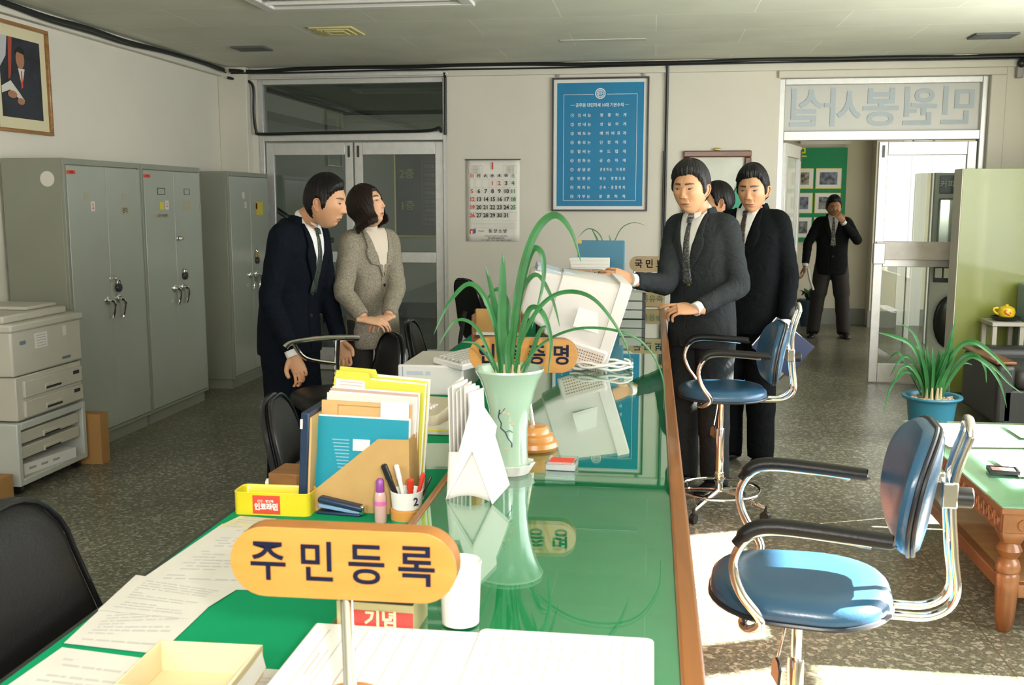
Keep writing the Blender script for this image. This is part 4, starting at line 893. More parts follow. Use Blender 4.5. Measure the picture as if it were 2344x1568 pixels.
folder('yellow_folder', 'rearmost yellow index folder, its tab a little higher', 'folder', .040, .245, .327, .004, m_yel, x=.002, tiltx=0, tab=.11, pages=.012, skew=R(4))
t = thing('navy_binder', 'dark navy ring binder leaning upright at the left end of the file holder', 'binder', (FHM[0]-.152, 2.49, DT), rot=(0, R(3.5), 0))
b = MB(); b.bx(-.012, .010, -.10, .11, 0, .262); b.build('binder_cover', m_nav, t, bevel=.003); b = MB(); b.bx(-.0125, -.006, -.1015, -.10, .22, .245); b.build('spine_label', m_paper, t); b = MB(); b.bx(.0105, .016, -.095, .10, .0, .25); b.build('binder_pages', mat('manila', (0, 0, 0)), t)
# glue, mug with pens
t = thing('glue_bottle', 'pink glue bottle with a purple cap in front of the file holder', 'glue', (-.655, 2.345, DT))
b = MB(); b.lathe([(.014, 0), (.0155, .004), (.0155, .055), (.0145, .072), (.012, .078)], 20); b.build('bottle', mat('pink_liquid', (.62, .38, .34), .25, coat=.6), t); b = MB(); b.lathe([(.0095, .078), (.0105, .080), (.010, .106), (.006, .112), (0, .113)], 20); b.build('cap', mat('purple_cap', (.28, .06, .32), .35), t); b = MB(); b.lathe([(.0158, .045), (.0159, .056)], 20, caps=False); b.build('band', mat('pink_band', (.65, .15, .40), .4), t)
t = thing('pen_mug', 'white round pen pot printed with a 2, crowded with pens', 'pen pot', (-.592, 2.362, DT+.035))
b = MB(); b.lathe([(.034, 0), (.037, .003), (.040, .040), (.041, .045), (.039, .046), (.037, .040), (.034, .005), (0, .004)], 32); b.build('pot_wall', m_paper, t); b = MB(); b.text('2', .028, T(.030, -.0300, .024) @ RZ(R(42)) @ RX(PI/2), 0, .03); b.build('pot_number', m_inkd, t, recalc=False, smooth=False)
t = thing('orange_tin', 'orange and green round tin supporting the white pen pot', 'tin', (-.592, 2.362, DT))
b = MB(); b.lathe([(.040, 0), (.041, .002), (.041, .010)], 32, 1); b.lathe([(.041, .010), (.041, .033), (.038, .035), (0, .035)], 32, 0); b.build('tin_body', [mat('tin_orange', (.62, .28, .06), .4), mat('tin_green', (.03, .30, .14), .4)], t)
pens = [('black_marker', 'thick black marker leaning left out of the pen pot', -.016, -.006, (-.35, -.1), .115, .0085, (.012, .012, .014)), ('white_marker', 'white pen leaning beside the black marker in the pot', -.002, -.004, (-.22, 0), .108, .0065, (.7, .7, .66)), ('red_marker', 'wide red marker at the middle of the pen pot', .012, -.012, (.05, -.2), .078, .009, (.55, .04, .02)), ('red_marker', 'second red pen leaning right in the pot', .020, .004, (.25, .1), .085, .006, (.5, .05, .03)), ('green_pen', 'thin green pen low in the pot behind the black marker', -.020, .012, (-.5, .2), .085, .004, (.02, .18, .08)), ('black_pen', 'thin black pen with a gold clip at the right of the pot', .026, .010, (.45, .1), .080, .0035, (.02, .02, .02))]
for nm, lb, x, y, (lx, ly), L, r_, c in pens:
    t = thing(nm, lb, 'pen', (-.592+x, 2.362+y, DT+.040)); d = Vector((lx, ly, 1)).normalized()*L
    b = MB(); b.tube([(0, 0, 0), d*.70], r_*.85, 12); b.build('barrel', mat(nm+'_body', c, .3), t); b = MB(); b.tube([d*.66, d*.97, d], [r_, r_, r_*.6], 12); b.build('pen_cap', MATS[nm+'_body'], t)
# stapler
t = thing('stapler', 'navy and light blue stapler between the yellow tin and the file holder', 'stapler', (-.775, 2.395, DT), R(-6))
b = MB(); b.bx(-.06, .06, -.016, .016, 0, .008); b.build('stapler_base', m_nav, t, bevel=.003); b = MB(RY(R(6))); b.bx(-.058, .058, -.010, .010, .010, .020); b.build('staple_rail', mat('pale_blue_metal', (.22, .36, .55), .35), t, bevel=.002); b = MB(RY(R(9))); b.bx(-.062, .062, -.014, .014, .020, .036); b.build('stapler_arm', m_nav, t, bevel=.006, seg=3); b = MB(); b.box((.062, 0, .016), (.012, .022, .022)); b.build('stapler_nose', m_chrome, t, bevel=.002)
# yellow candy tin
t = thing('yellow_tin', 'open yellow rectangular tin with a red lettered label on the desk edge', 'tin', (-.945, 2.395, DT), R(1))
m_ty = mat('tin_yellow', (.72, .60, .02), .3, coat=.4); P0 = rrect(.20, .075, .016, 4)
b = MB(); b.loft([[(x*k, y*(1-(1-k)*2.2), z) for x, y in P0] for k, z in ((1, 0), (1, .056), (1.008, .058), (1.0, .0595), (.975, .056), (.975, .004))], 0); b.build('tin_wall', m_ty, t)
b = MB(); b.loft([[(x*.97, y*.93, z) for x, y in P0] for z in (.0042, .006)], 0); b.build('tin_lining', mat('tin_lining', (.45, .42, .20), .3, metal=.5), t)
b = MB(); b.bx(-.048, .024, -.0385, -.0377, .004, .052); b.build('red_label', m_inkr, t)
b = MB(); b.text('인코라민', .019, T(-.012, -.0392, .022) @ RX(PI/2), 0, .05, .9, 2); b.text('건강 · 영양제', .008, T(-.014, -.0392, .037) @ RX(PI/2), 0, .02, 1, 1); b.build('label_lettering', m_paper, t, recalc=False, smooth=False)
for k in range(5):
    b = MB(); x = -.075+k*.028; b.tube([(x, -.01+.005*(k % 3), .008), (x+.02, .012, .008), (x+.022, 0, .008), (x+.004, -.016, .008)], .0012, 5); tag(b.build('paper_clip', m_chrome, None, loc=(-.945, 2.395, DT)), 'silver paper clip lying in the open yellow tin', 'paper clip', 'paper clips in the yellow tin')
# wooden box, orange box under, stamps
t = thing('wooden_block', 'brown lidded wooden box behind the yellow tin', 'box', (-.955, 2.60, DT+.022), R(-4))
b = MB(); b.bx(-.068, .068, -.055, .055, 0, .034); b.build('lid', wood_mat('brown_box_wood', (.22, .09, .025), (.32, .15, .05), .4, (3, 20, 20)), t, bevel=.003)
t = thing('orange_block', 'reddish orange box beneath the brown wooden box', 'box', (-.93, 2.60, DT), R(-2))
b = MB(); b.bx(-.070, .074, -.058, .052, 0, .021); b.build('box_body', wood_mat('reddish_box_wood', (.30, .06, .02), (.36, .09, .03), .4, (3, 20, 20)), t, bevel=.002)
for k, (x, y, lb, c) in enumerate(((-1.030, 2.60, 'white capped stamp lying left of the brown box', (.75, .74, .68)), (-1.005, 2.69, 'red tipped white stamp lying behind the brown box', (.60, .08, .04)))):
    t = thing('hand_stamp', lb, 'stamp', (x, y, DT+.013), R(20*k))
    b = MB(); b.tube([(-.022, 0, 0), (.012, 0, 0)], .013, 16); b.build('stamp_handle', m_paper, t, bevel=.002); b = MB(); b.tube([(.012, 0, 0), (.028, 0, 0)], .011, 16); b.build('stamp_tip', mat('stamp_tip_%d' % k, c, .4), t, bevel=.002)
# cream box near camera
t = thing('cream_box', 'open cream cardboard box at the bottom edge of the desk', 'box', (-.72, 1.44, DT), R(2))
b = MB(); b.rect_ring(.18, .16, .003, 0, .055); b.bx(-.087, .087, -.077, .077, 0, .003); b.build('box_wall', mat('cream_card', (.66, .56, .34), .7), t, bevel=.001)
b = MB(); poly3(b, [(.087, -.08, .055), (.087, .075, .056), (.098, .07, .020), (.098, -.08, .010)], .002); b.build('torn_flap', m_paper, t, smooth=False)
# computer case, keyboard, phone, papers, monitor
m_pc = mat('computer_beige', (.62, .58, .52), .45); m_pcl = mat('computer_pale', (.70, .66, .64), .45)
t = thing('computer_case', 'flat beige desktop computer case on the desk behind the file holder', 'computer', (-.89, 4.0, DT))
b = MB(); b.bx(-.135, .135, 0, .42, 0, .118); b.build('case_cover', m_pc, t, bevel=.006); b = MB(); b.bx(-.138, .136, -.022, 0, 0, .125); b.build('front_bezel', m_pcl, t, bevel=.008, seg=3)
b = MB(); b.bx(-.118, -.115, -.0235, -.022, .005, .118, 0); b.bx(-.10, -.03, -.0235, -.022, .085, .10, 1); b.bx(-.02, .0, -.0235, -.022, .085, .10, 1); b.build('bezel_print', [mat('bezel_blue', (.22, .32, .52), .5), mat('bezel_pale_blue', (.50, .52, .60), .5)], t)
t = thing('keyboard', 'beige computer keyboard lying across the computer case and counter', 'keyboard', (-.715, 4.17, .888), rot=(R(7), R(-2), R(62)))
b = MB(); b.bx(-.22, .22, -.08, .08, -.022, .004); b.build('keyboard_body', m_pcl, t, bevel=.006, seg=3)
b = MB()
for iy in range(6):
    for ix in range(21):
        if ix in (15, 17) : continue
        b.box((-.20+ix*.02, -.055+iy*.0215, .009), (.0165, .0175, .012))
kb = b.build('key_rows', mat('key_grey', (.50, .49, .44), .5), t, bevel=.002, seg=1)
t = thing('desk_phone', 'beige desk telephone resting beside the computer case', 'telephone', (-.80, 3.45, DT+.022), R(-12))
m_ph = mat('phone_beige', (.50, .44, .31), .45)
b = MB(); b.loft([[(x*k, y*k, z+y*.12) for x, y in rrect(.20, .22, .03, 4)] for k, z in ((.97, 0), (1, .01), (1, .032), (.93, .046))]); b.build('phone_base', m_ph, t)
b = MB()
for k in range(12): b.box((-.015+(k % 3)*.028, -.065+(k//3)*.026, .046), (.019, .016, .010))
b.build('keypad', m_pcl, t, bevel=.002)
b = MB(); b.tube(smooth_path([(-.07, -.09, .060), (-.07, -.07, .090), (-.07, 0, .098), (-.07, .07, .102), (-.07, .10, .078)], 4), [(.024, .016)]*4+[(.016, .011)]*9+[(.024, .016)]*4, 10); b.build('handset', m_ph, t)
t = thing('document_stack', 'stack of papers with a yellow edge under the telephone', 'papers', (-.79, 3.42, DT))
b = MB(); b.box((0, 0, .008), (.26, .28, .010), 0); b.box((0.01, 0, .0150), (.27, .27, .003), 1); b.box((0, 0, .0190), (.25, .26, .005), 0); b.build('sheets', [m_paper2, mat('yellow_board', (.7, .6, .02), .5)], t)
t = thing('paper_stack', 'pale papers lying on the desk past the file holder', 'papers', (-.62, 3.0, DT), R(6))
b = MB(); b.box((0, 0, .004), (.21, .29, .008)); b.build('sheets', mat('greenish_paper', (.50, .58, .50), .8), t)
# crt monitor seen from behind, tipped on its foot
t = thing('crt_monitor', 'large pale computer monitor seen from behind, tipped to the right on the counter', 'monitor', (-.34, 4.15, CT))
m_crt = mat('monitor_shell', (.68, .63, .60), .4); m_crt2 = mat('monitor_vent_shade', (.36, .42, .46), .5)
MM = T(.02, .02, .235) @ RY(R(17)) @ RZ(R(9))
def rr3(x, w, h, r, zc=0): return [(x, p, q+zc) for p, q in rrect(w, h, r, 4)]
b = MB(MM); b.loft([rr3(-.215, .19, .16, .02, .02), rr3(-.205, .21, .185, .02, .02), rr3(-.10, .25, .235, .02, .01), rr3(-.095, .27, .255, .02, .005), rr3(.13, .36, .325, .02, 0)]); sh = b.build('rear_shell', m_crt, t, bevel=.003)
b = MB(MM); b.loft([rr3(.13, .375, .345, .02), rr3(.175, .385, .35, .02), rr3(.18, .37, .335, .02)]); b.build('front_bezel', m_crt, t)
b = MB(MM); b.loft([rr3(.1805, .30, .25, .02), rr3(.186, .26, .21, .02)]); b.build('screen', mat('screen_glass', (.03, .035, .035), .08, coat=.8), t)
b = MB(MM); b.bx(-.20, -.10, -.09, .09, .115, .135); b.bx(-.09, .0, -.05, .05, .128, .142); b.build('top_vent', m_crt2, t, bevel=.004)
b = MB(MM @ T(0, -.176, -.10) @ RX(R(-4))); b.bx(.0, .11, -.003, .0, .05, .13); b.build('rating_label', m_paper, t)
b = MB(T(.075, -.10, .055) @ RY(R(17)) @ RX(R(8))); b.bx(-.10, .09, -.045, .12, -.045, .055); ft = b.build('tilt_foot', m_crt, t, bevel=.01, seg=3)
b = MB(T(.075, -.10, .055) @ RY(R(17)) @ RX(R(8)))
for i in range(15):
    for j in range(6): b.box((-.075+i*.0105, -.046, -.03+j*.012), (.005, .002, .005))
b.build('vent_holes', m_signe, ft, smooth=False)
t = thing('power_cord', 'white power cord coiled on the counter below the monitor', 'cord', (-.19, 4.02, CT))
b = MB(); P = []
for k in range(70):
    a = k*.28; r_ = .085+.012*math.sin(k*.7); P.append((r_*1.35*math.cos(a), r_*.8*math.sin(a), .007+.03*k/70+.006*math.sin(k*1.3)))
b.tube(P, .0052, 8); b.build('cord_coil', m_paper, t)
# blue binder, white papers, wooden rack, records near the far end
t = thing('blue_binder', 'large blue binder standing upright behind the pointing hand', 'binder', (-.315, 6.28, CT), R(-3))
b = MB(); b.bx(-.145, .145, 0, .008, 0, .435); b.bx(-.145, -.137, .008, .045, 0, .435); b.bx(-.145, .145, .045, .053, 0, .43); b.build('binder_cover', mat('slate_blue_cover', (.05, .20, .30), .45), t, bevel=.003); b = MB(); b.bx(-.135, .135, .010, .044, .01, .42); b.build('binder_pages', m_paper2, t)
b = MB(); b.bx(-.146, -.12, -.001, .0, .415, .436); b.build('metal_corner', m_brass, t)
t = thing('white_file_stack', 'stack of white files standing in front of the blue binder', 'files', (-.375, 6.08, CT))
for k in range(5):
    b = MB(); b.bx(-.12+.008*k, .125, -.02-.030*k, .005-.030*k, 0, .34-.018*k); b.build('file', m_paper, t, bevel=.002)
b = MB(); b.bx(-.07, .12, -.1415, -.1405, .235, .238); b.build('ruled_line', m_inkr, t)
t = thing('blue_cup', 'small bright blue cup below the tan glittering sign', 'cup', (-.345, 5.55, CT)); b = MB(); b.lathe([(.030, 0), (.038, .10), (.035, .10), (.028, .005)], 20); b.build('cup_wall', mat('bright_blue', (.03, .25, .55), .4), t)
t = thing('document_tray', 'stack of document boxes with black corners at the far end of the counter', 'boxes', (-.105, 5.90, CT))
for k in range(3):
    b = MB(); b.bx(-.075, .075, -.08, .12, .003+k*.052, .050+k*.052); bx_ = b.build('box_file', mat('pale_box_file', (.52, .54, .48), .5), t, bevel=.003); b = MB(); b.bx(.055, .0755, -.0805, -.06, .003+k*.052, .050+k*.052); b.build('black_corner', m_black, bx_)
t = thing('wooden_rack', 'orange wooden document rack on the desk beyond the plant', 'rack', (-.80, 5.25, DT))
b = MB(); b.bx(-.13, .13, 0, .02, .0, .22); b.bx(-.13, -.12, -.10, .02, 0, .20); b.bx(.12, .13, -.10, .02, 0, .20); b.bx(-.13, .13, -.10, .02, 0, .01); b.bx(-.13, .13, -.11, -.10, 0, .08); b.build('rack_body', m_panel, t, bevel=.002)
b = MB(); b.bx(-.12, .12, -.012, 0, .09, .225); b.build('tan_ledger', mat('tan_ledger', (.45, .26, .07), .6, var=.08), t); b = MB(); b.bx(-.12, .12, -.015, -.002, .085, .10); b.build('white_edge', m_paper, t)
t = thing('black_telephone', 'small black device on the far desk next to the rack', 'telephone', (-.60, 5.55, DT+0)); b = MB(); b.bx(-.04, .04, -.08, .08, 0, .05); b.bx(-.035, -.005, -.03, .03, .05, .20); b.build('device_body', m_black, t, bevel=.01, seg=3)
t = thing('small_carton', 'little yellow and green carton on the far desk behind the plant leaves', 'box', (-.60, 5.9, DT)); b = MB(); b.box((0, 0, .14), (.12, .08, .28)); b.build('carton', mat('yellow_green_carton', (.42, .40, .12), .6, var=.4, vscale=20), t, bevel=.003)
t = thing('counter_orchid', 'thin leaved plant behind the blue binder near the back wall', 'plant', (-.32, 6.55, CT))
b = MB(); b.lathe([(.06, 0), (.08, .30), (.085, .30), (.085, .32), (.07, .32), (.07, .29), (0, .29)], 20); b.build('pot', m_cel, t)
for pts, w in (([(0, 0, .3), (-.03, 0, .42), (-.07, 0, .50)], .012), ([(.02, 0, .3), (-.01, 0, .45), (-.09, 0, .50), (-.16, 0, .44)], .007), ([(.0, 0, .3), (.06, 0, .38), (.12, 0, .50), (.20, 0, .54), (.28, 0, .52)], .005), ([(.01, 0, .3), (-.02, 0, .40), (-.05, 0, .47)], .010), ([(.03, 0, .3), (.05, 0, .42), (.04, 0, .46)], .008)):
    lb = MB(); blade(lb, pts, w, upv=(.3, -1, .2)); lb.build('leaf', m_leaf, t)
# ================================================================ CUSTOMER SIDE
m_bvin = mat('blue_vinyl', (.026, .088, .165), .28, spec=.5, bump=.05, bscale=120)
m_piping = mat('dark_piping', (.012, .016, .022), .35)
m_arm = mat('black_arm_rubber', (.006, .006, .006), .4, spec=.3, bump=.08, bscale=180)
def blue_stool(loc, rz, label, foot_ring=True, zc=.875):
    """seat 0.62 m high, faces +Y in its local frame, armrest frame runs in one chrome loop each side"""
    t = thing('blue_counter_chair', label, 'chair', loc, rz)
    zs = .585
    P = [(x, y+.0) for x, y in rrect(.41, .42, .17, 8, .40)]
    b = MB(T(0, 0, zs)); b.loft([[(x*k, y*k+.0, z+.35*y*y*k*k*.3) for x, y in P] for z, k in ((0, .93), (.004, .985), (.02, 1.0), (.034, .985), (.046, .93), (.054, .82), (.057, .62), (.055, .40), (.053, .1))]); se = b.build('seat', m_bvin, t)
    b = MB(T(0, 0, zs)); b.tube([(x*.992, y*.992, .004+.105*y*y) for x, y in P], .0065, 8, closed=True); b.build('seat_piping', m_piping, se)
    # backrest, leaning
    BM = T(0, -.265, zc) @ RX(R(9)) @ Matrix(((1, 0, 0, 0), (0, 0, 1, 0), (0, 1, 0, 0), (0, 0, 0, 1)))
    Q = rrect(.37, .30, .135, 8); cv = 1.15
    b = MB(BM); b.loft([[(x*k, y*k, z+cv*(x*k)**2) for x, y in Q] for z, k in ((-.022, .05), (-.022, .6), (-.017, .88), (-.006, .97), (.006, 1.0), (.020, .985), (.033, .93), (.040, .80), (.043, .5), (.043, .05))]); bk = b.build('backrest', m_bvin, t)
    for zz_, k in ((.004, 1.004), (-.006, .985)):
        b = MB(BM); b.tube([(x*k, y*k, zz_+cv*(x*k)**2) for x, y in Q], .0055, 8, closed=True); b.build('back_piping', m_piping, bk)
    # back upright: a chrome hoop that comes from under the seat, bends up behind the back
    for sx in (-1, 1):
        b = MB(); b.tube(smooth_path([(sx*.035, .05, zs-.012), (sx*.035, -.20, zs-.014), (sx*.035, -.30, zs-.006), (sx*.035, -.345, zs+.045), (sx*.035, -.335, zs+.15), (sx*.035, -.325, zs+.30), (sx*.035, -.355, zs+.42)], 6), .0105, 12); b.build('back_upright', m_chrome, t)
    b = MB(); b.tube(arc((0, -.355, zs+.42), .035, 0, PI, 10, 'xz'), .0105, 12); b.build('upright_bow', m_chrome, t)
    b = MB(); b.box((0, -.318, zc-.005), (.10, .035, .06)); b.box((0, -.295, zc+.03), (.05, .03, .025)); b.build('back_bracket', m_chrome, t, bevel=.004)
    b = MB(); b.tube([(0, -.335, zc-.02), (0, -.375, zc-.02)], .024, 20); b.build('adjusting_knob', m_black, t, bevel=.003)
    # side loops
    for sx in (-1, 1):
        X = sx*.27
        b = MB(); b.tube(smooth_path([(sx*.06, .10, zs-.012), (sx*.15, .13, zs-.016), (sx*.215, .115, zs-.008), (sx*.25, .09, zs+.03), (X, .135, zs+.10), (X, .152, zs+.165), (X, .125, zs+.222), (X, .07, zs+.243), (X, -.05, zs+.238), (X, -.13, zs+.230)], 7), .0105, 12); b.build('arm_frame', m_chrome, t)
        b = MB(); b.tube(smooth_path([(X, .148, zs+.208), (X, .118, zs+.242), (X, .07, zs+.254), (X, -.03, zs+.250), (X, -.155, zs+.240), (X, -.170, zs+.239)], 5), [(.014, .012)]*3+[(.0195, .0165)]*20+[(.018, .015)]*2+[(.012, .010)], 14); b.build('armrest', m_arm, t)
    b = MB(); b.box((0, .0, zs-.012), (.16, .20, .012)); b.build('seat_plate', m_chrome, t, bevel=.003)
    b = MB(); b.cyl((0, 0, .40), .0125, zs-.415, 16); b.build('piston', m_chrome, t)
    b = MB(); b.lathe([(.016, .10), (.020, .10), (.020, .42), (.018, .425), (.013, .425)], 20); b.lathe([(.021, .15), (.024, .155), (.024, .20), (.021, .205)], 20); b.build('column', m_chrome, t)
    b = MB(); b.box((.05, .06, zs-.028), (.03, .05, .015)); b.tube([(.05, .07, zs-.03), (.05, .10, zs-.055)], .004, 8); b.build('mechanism', m_chrome, t)
    # lever with a paddle
    b = MB(); b.tube([(-.03, .02, zs-.02), (-.075, .045, zs-.13)], .003, 8); lv = b.build('lever', m_chrome, t)
    b = MB(T(-.078, .047, zs-.16) @ RZ(R(20)) @ RY(R(-10))); b.prism([(-.025, -.03), (.025, -.03), (.025, .012), (.008, .030), (-.008, .030), (-.025, .012)], -.004, .004, M=RX(PI/2)); b.build('paddle', m_black, lv, bevel=.003)
    if foot_ring:
        b = MB(); b.tube([(.20*math.cos(k*PI/24), .20*math.sin(k*PI/24), .115) for k in range(48)], .0085, 10, closed=True); fr = b.build('foot_ring', m_chrome, t)
        for k in range(4):
            a = PI/4+k*PI/2; b = MB(); b.tube([(.2*math.cos(a), .2*math.sin(a), .115), (.19*math.cos(a), .19*math.sin(a), .075)], .004, 8); b.build('ring_strut', m_chrome, fr)
    for k in range(4):
        a = PI/4+k*PI/2+.15; x, y = math.cos(a), math.sin(a)
        b = MB(); b.tube([(0, 0, .11), (x*.10, y*.10, .095), (x*.25, y*.25, .065)], [.014, .012, .010], 10); lg = b.build('leg', m_chrome, t)
        b = MB(); b.cyl((x*.25, y*.25, .045), .007, .03, 10); b.tube([(x*.25-y*.012, y*.25+x*.012, .024), (x*.25+y*.012, y*.25-x*.012, .024)], .024, 14); b.build('castor', m_black, lg)
    return t
blue_stool((.368, 2.40, 0), R(84), 'blue padded chair with chrome frame nearest the camera, sunlit seat')
blue_stool((.352, 4.94, 0), R(95), 'blue padded high chair with chrome foot ring in front of the men', zc=.80)

# carved wooden coffee table with green cloth and glass
m_oak = wood_mat('carved_brown_wood', (.14, .050, .013), (.25, .10, .03), .35, (4, 4, 4), .3)
t = thing('coffee_table', 'low carved wooden table with green cloth under a glass top and turned legs', 'table', (1.85, 4.30, 0))
TX, TY, TZ = .62, .70, .475
b = MB(); b.bx(-TX, TX, -TY, TY, TZ-.03, TZ-.008); b.build('table_top', m_oak, t, bevel=.003)
b = MB(); b.bx(-TX+.004, TX-.004, -TY+.004, TY-.004, TZ-.008, TZ-.005); b.build('green_cloth', mat('pale_green_cloth', (.26, .46, .33), .8), t)
b = MB(); b.bx(-TX-.006, TX+.006, -TY-.006, TY+.006, TZ-.004, TZ+.002); b.build('glass_top', m_tglass, t, smooth=False)
b = MB(); P = [(-TX+.015, -TY+.015), (TX-.015, -TY+.015), (TX-.015, TY-.015), (-TX+.015, TY-.015)]
for (x0, x1, y0, y1) in ((-TX+.01, TX-.01, -TY+.01, -TY+.03), (-TX+.01, TX-.01, TY-.03, TY-.01), (-TX+.01, -TX+.03, -TY+.03, TY-.03), (TX-.03, TX-.01, -TY+.03, TY-.03)): b.bx(x0, x1, y0, y1, TZ-.11, TZ-.03)
ap = b.build('apron', m_oak, t, bevel=.002)
b = MB(); rr = random.Random(2)
for k in range(22):
    y = -TY+.07+k*.06; b.tube(arc((-TX+.009, y, TZ-.07), .018, 0, PI*1.4, 7, 'yz'), .0045, 6); b.tube([(-TX+.009, y+.02, TZ-.095), (-TX+.009, y+.035, TZ-.045)], .003, 6)
for k in range(20):
    x = -TX+.08+k*.06; b.tube(arc((x, -TY+.009, TZ-.07), .018, 0, PI*1.4, 7, 'xz'), .0045, 6); b.tube([(x+.02, -TY+.009, TZ-.095), (x+.035, -TY+.009, TZ-.045)], .003, 6)
b.build('carved_scrolls', m_oak, ap)
LG = [(.020, 0), (.026, .01), (.033, .05), (.036, .11), (.038, .17), (.040, .21), (.034, .22), (.040, .225), (.042, .24), (.036, .262), (.026, .275), (.034, .285), (.043, .305), (.034, .325), (.028, .335)]
for sx in (-1, 1):
    for sy in (-1, 1):
        b = MB(T(sx*(TX-.05), sy*(TY-.05), 0)); b.lathe(LG, 22); b.loft([[(x*k, y*k, z) for x, y in rrect(.085, .085, .012, 2)] for z, k in ((.335, .72), (.365, 1), (TZ-.10, 1))]); b.build('leg', m_oak, t)
b = MB(); b.bx(-TX+.06, TX-.06, -TY+.10, TY-.10, .155, .17); b.build('lower_shelf', wood_mat('pale_shelf_wood', (.42, .23, .08), (.52, .30, .12), .4, (3, 12, 12)), t, bevel=.002)
for sx in (-1, 1):
    b = MB(); b.bx(sx*(TX-.05)-.02, sx*(TX-.05)+.02, -TY+.08, TY-.08, .14, .19); b.build('stretcher', m_oak, t, bevel=.004)
for sy in (-1, 1):
    b = MB(); b.bx(-TX+.08, TX-.08, sy*(TY-.05)-.02, sy*(TY-.05)+.02, .13, .18); b.build('stretcher', m_oak, t, bevel=.004)
TTZ = TZ+.0025
sheet_paper('large white form lying on the far left part of the glass table', [(1.25, 4.93), (1.60, 4.95), (1.62, 4.50), (1.29, 4.46)], TTZ, m_paper, 10, m_inkf, seed=21)
sheet_paper('white form on the glass table overlapping the right edge of the picture', [(1.62, 4.60), (2.0, 4.62), (2.02, 4.24), (1.60, 4.20)], TTZ, m_paper, 10, m_inkf, seed=22)
sheet_paper('white sheet near the front of the glass table behind the ink pad', [(1.40, 4.28), (1.78, 4.30), (1.80, 4.02), (1.42, 4.00)], TTZ+.0008, m_paper, 8, m_inkf, seed=23)
sheet_paper('magazine with green and brown pictures at the back of the glass table', [(1.66, 4.94), (2.1, 4.95), (2.1, 4.70), (1.66, 4.68)], TTZ, mat('magazine_green', (.10, .40, .30), .4, var=.6, vscale=9), 0, seed=24)
t = thing('table_ink_pad', 'open ink pad with a pink pad and dark rim on the coffee table', 'ink pad', (1.38, 4.06, TTZ), R(-8))
b = MB(); b.bx(-.055, .055, -.04, .04, 0, .012); b.build('case_base', m_gap, t, bevel=.002); b = MB(); b.bx(-.042, .042, -.028, .028, .012, .0135); b.build('pink_pad', mat('pink_pad', (.52, .22, .19), .6), t); b = MB(); b.rect_ring(.11, .08, .006, .012, .016); b.build('case_rim', m_black, t)

# potted orchid
m_pot = mat('blue_plastic_pot', (.03, .20, .30), .35, var=.04)
t = thing('potted_orchid', 'orchid with arching strap leaves in a blue plastic pot near the doorway', 'plant', (1.79, 6.62, 0))
b = MB(); b.lathe([(.115, 0), (.12, .005), (.150, .27), (.153, .275), (.178, .285), (.185, .295), (.182, .305), (.160, .302), (.150, .29), (.146, .27)], 40); b.build('pot', m_pot, t)
b = MB(); b.lathe([(0, .275), (.147, .275)], 24, caps=False); rr = random.Random(11)
for k in range(70):
    a = rr.uniform(0, 6.28); r_ = .13*math.sqrt(rr.random()); b.ball((r_*math.cos(a), r_*math.sin(a), .28+rr.uniform(0, .008)), (rr.uniform(.008, .018), rr.uniform(.006, .012), .007), 0, 7, 5)
b.build('bark_chips', m_bark, t, recalc=False, kind='stuff')
PL = [([(-.02, 0, .28), (-.06, 0, .45), (-.14, 0, .62), (-.26, -.02, .68), (-.36, -.03, .705)], .030),
 ([(-.03, 0, .28), (-.08, 0, .44), (-.16, 0, .55), (-.22, -.02, .52), (-.27, -.02, .42)], .022),
 ([(-.04, -.01, .28), (-.09, -.02, .40), (-.18, -.04, .46), (-.27, -.06, .36), (-.31, -.08, .20)], .024),
 ([(-.05, -.02, .28), (-.10, -.05, .42), (-.17, -.06, .50), (-.23, -.08, .47), (-.265, -.09, .36)], .020),
 ([(-.02, .02, .28), (-.05, .05, .50), (-.11, .08, .68), (-.21, .10, .76)], .020),
 ([(.04, 0, .28), (.08, 0, .48), (.14, -.01, .62), (.22, -.03, .655), (.31, -.05, .60), (.40, -.07, .51), (.45, -.08, .44)], .032),
 ([(.04, 0, .28), (.09, -.01, .44), (.16, -.02, .56), (.24, -.04, .57), (.29, -.05, .50), (.305, -.06, .40)], .028),
 ([(.05, -.01, .28), (.10, -.02, .42), (.19, -.05, .56), (.28, -.09, .53), (.36, -.12, .42), (.41, -.14, .26)], .026),
 ([(.05, .02, .28), (.12, .03, .46), (.22, .03, .56), (.35, .02, .50), (.46, .0, .39), (.54, -.01, .33)], .020),
 ([(.06, .02, .28), (.12, .05, .40), (.20, .08, .50), (.26, .09, .49)], .018),
 ([(-.05, .02, .28), (-.12, .05, .42), (-.20, .08, .56), (-.27, .09, .50)], .018)]
rr = random.Random(8)
for k in range(44):
    a = rr.uniform(0, 6.28); r0 = rr.uniform(.0, .05); le = rr.uniform(.20, .36); sp = rr.uniform(.02, .11)
    PL.append(([(r0*math.cos(a), r0*math.sin(a), .28), ((r0+sp*.3)*math.cos(a), (r0+sp*.3)*math.sin(a), .28+le*.5), ((r0+sp)*math.cos(a), (r0+sp)*math.sin(a), .28+le)], rr.uniform(.018, .030)))
PL.append(([(.06, 0, .28), (.09, 0, .5), (.10, -.01, .74)], .028)); PL.append(([(.02, .02, .28), (.06, .02, .52), (.13, .02, .82)], .020))
for pts, w in PL:
    lb = MB(); blade(lb, pts, w, upv=(.3, -1, .2)); lb.build('leaf', m_leaf, t)
b = MB()
for k in range(10):
    a = k*.63; b.tube([(.05*math.cos(a), .05*math.sin(a), .27), (.055*math.cos(a), .055*math.sin(a), .36)], [.014, .006], 8)
b.build('leaf_sheaths', MATS['pale_sheath'], t)

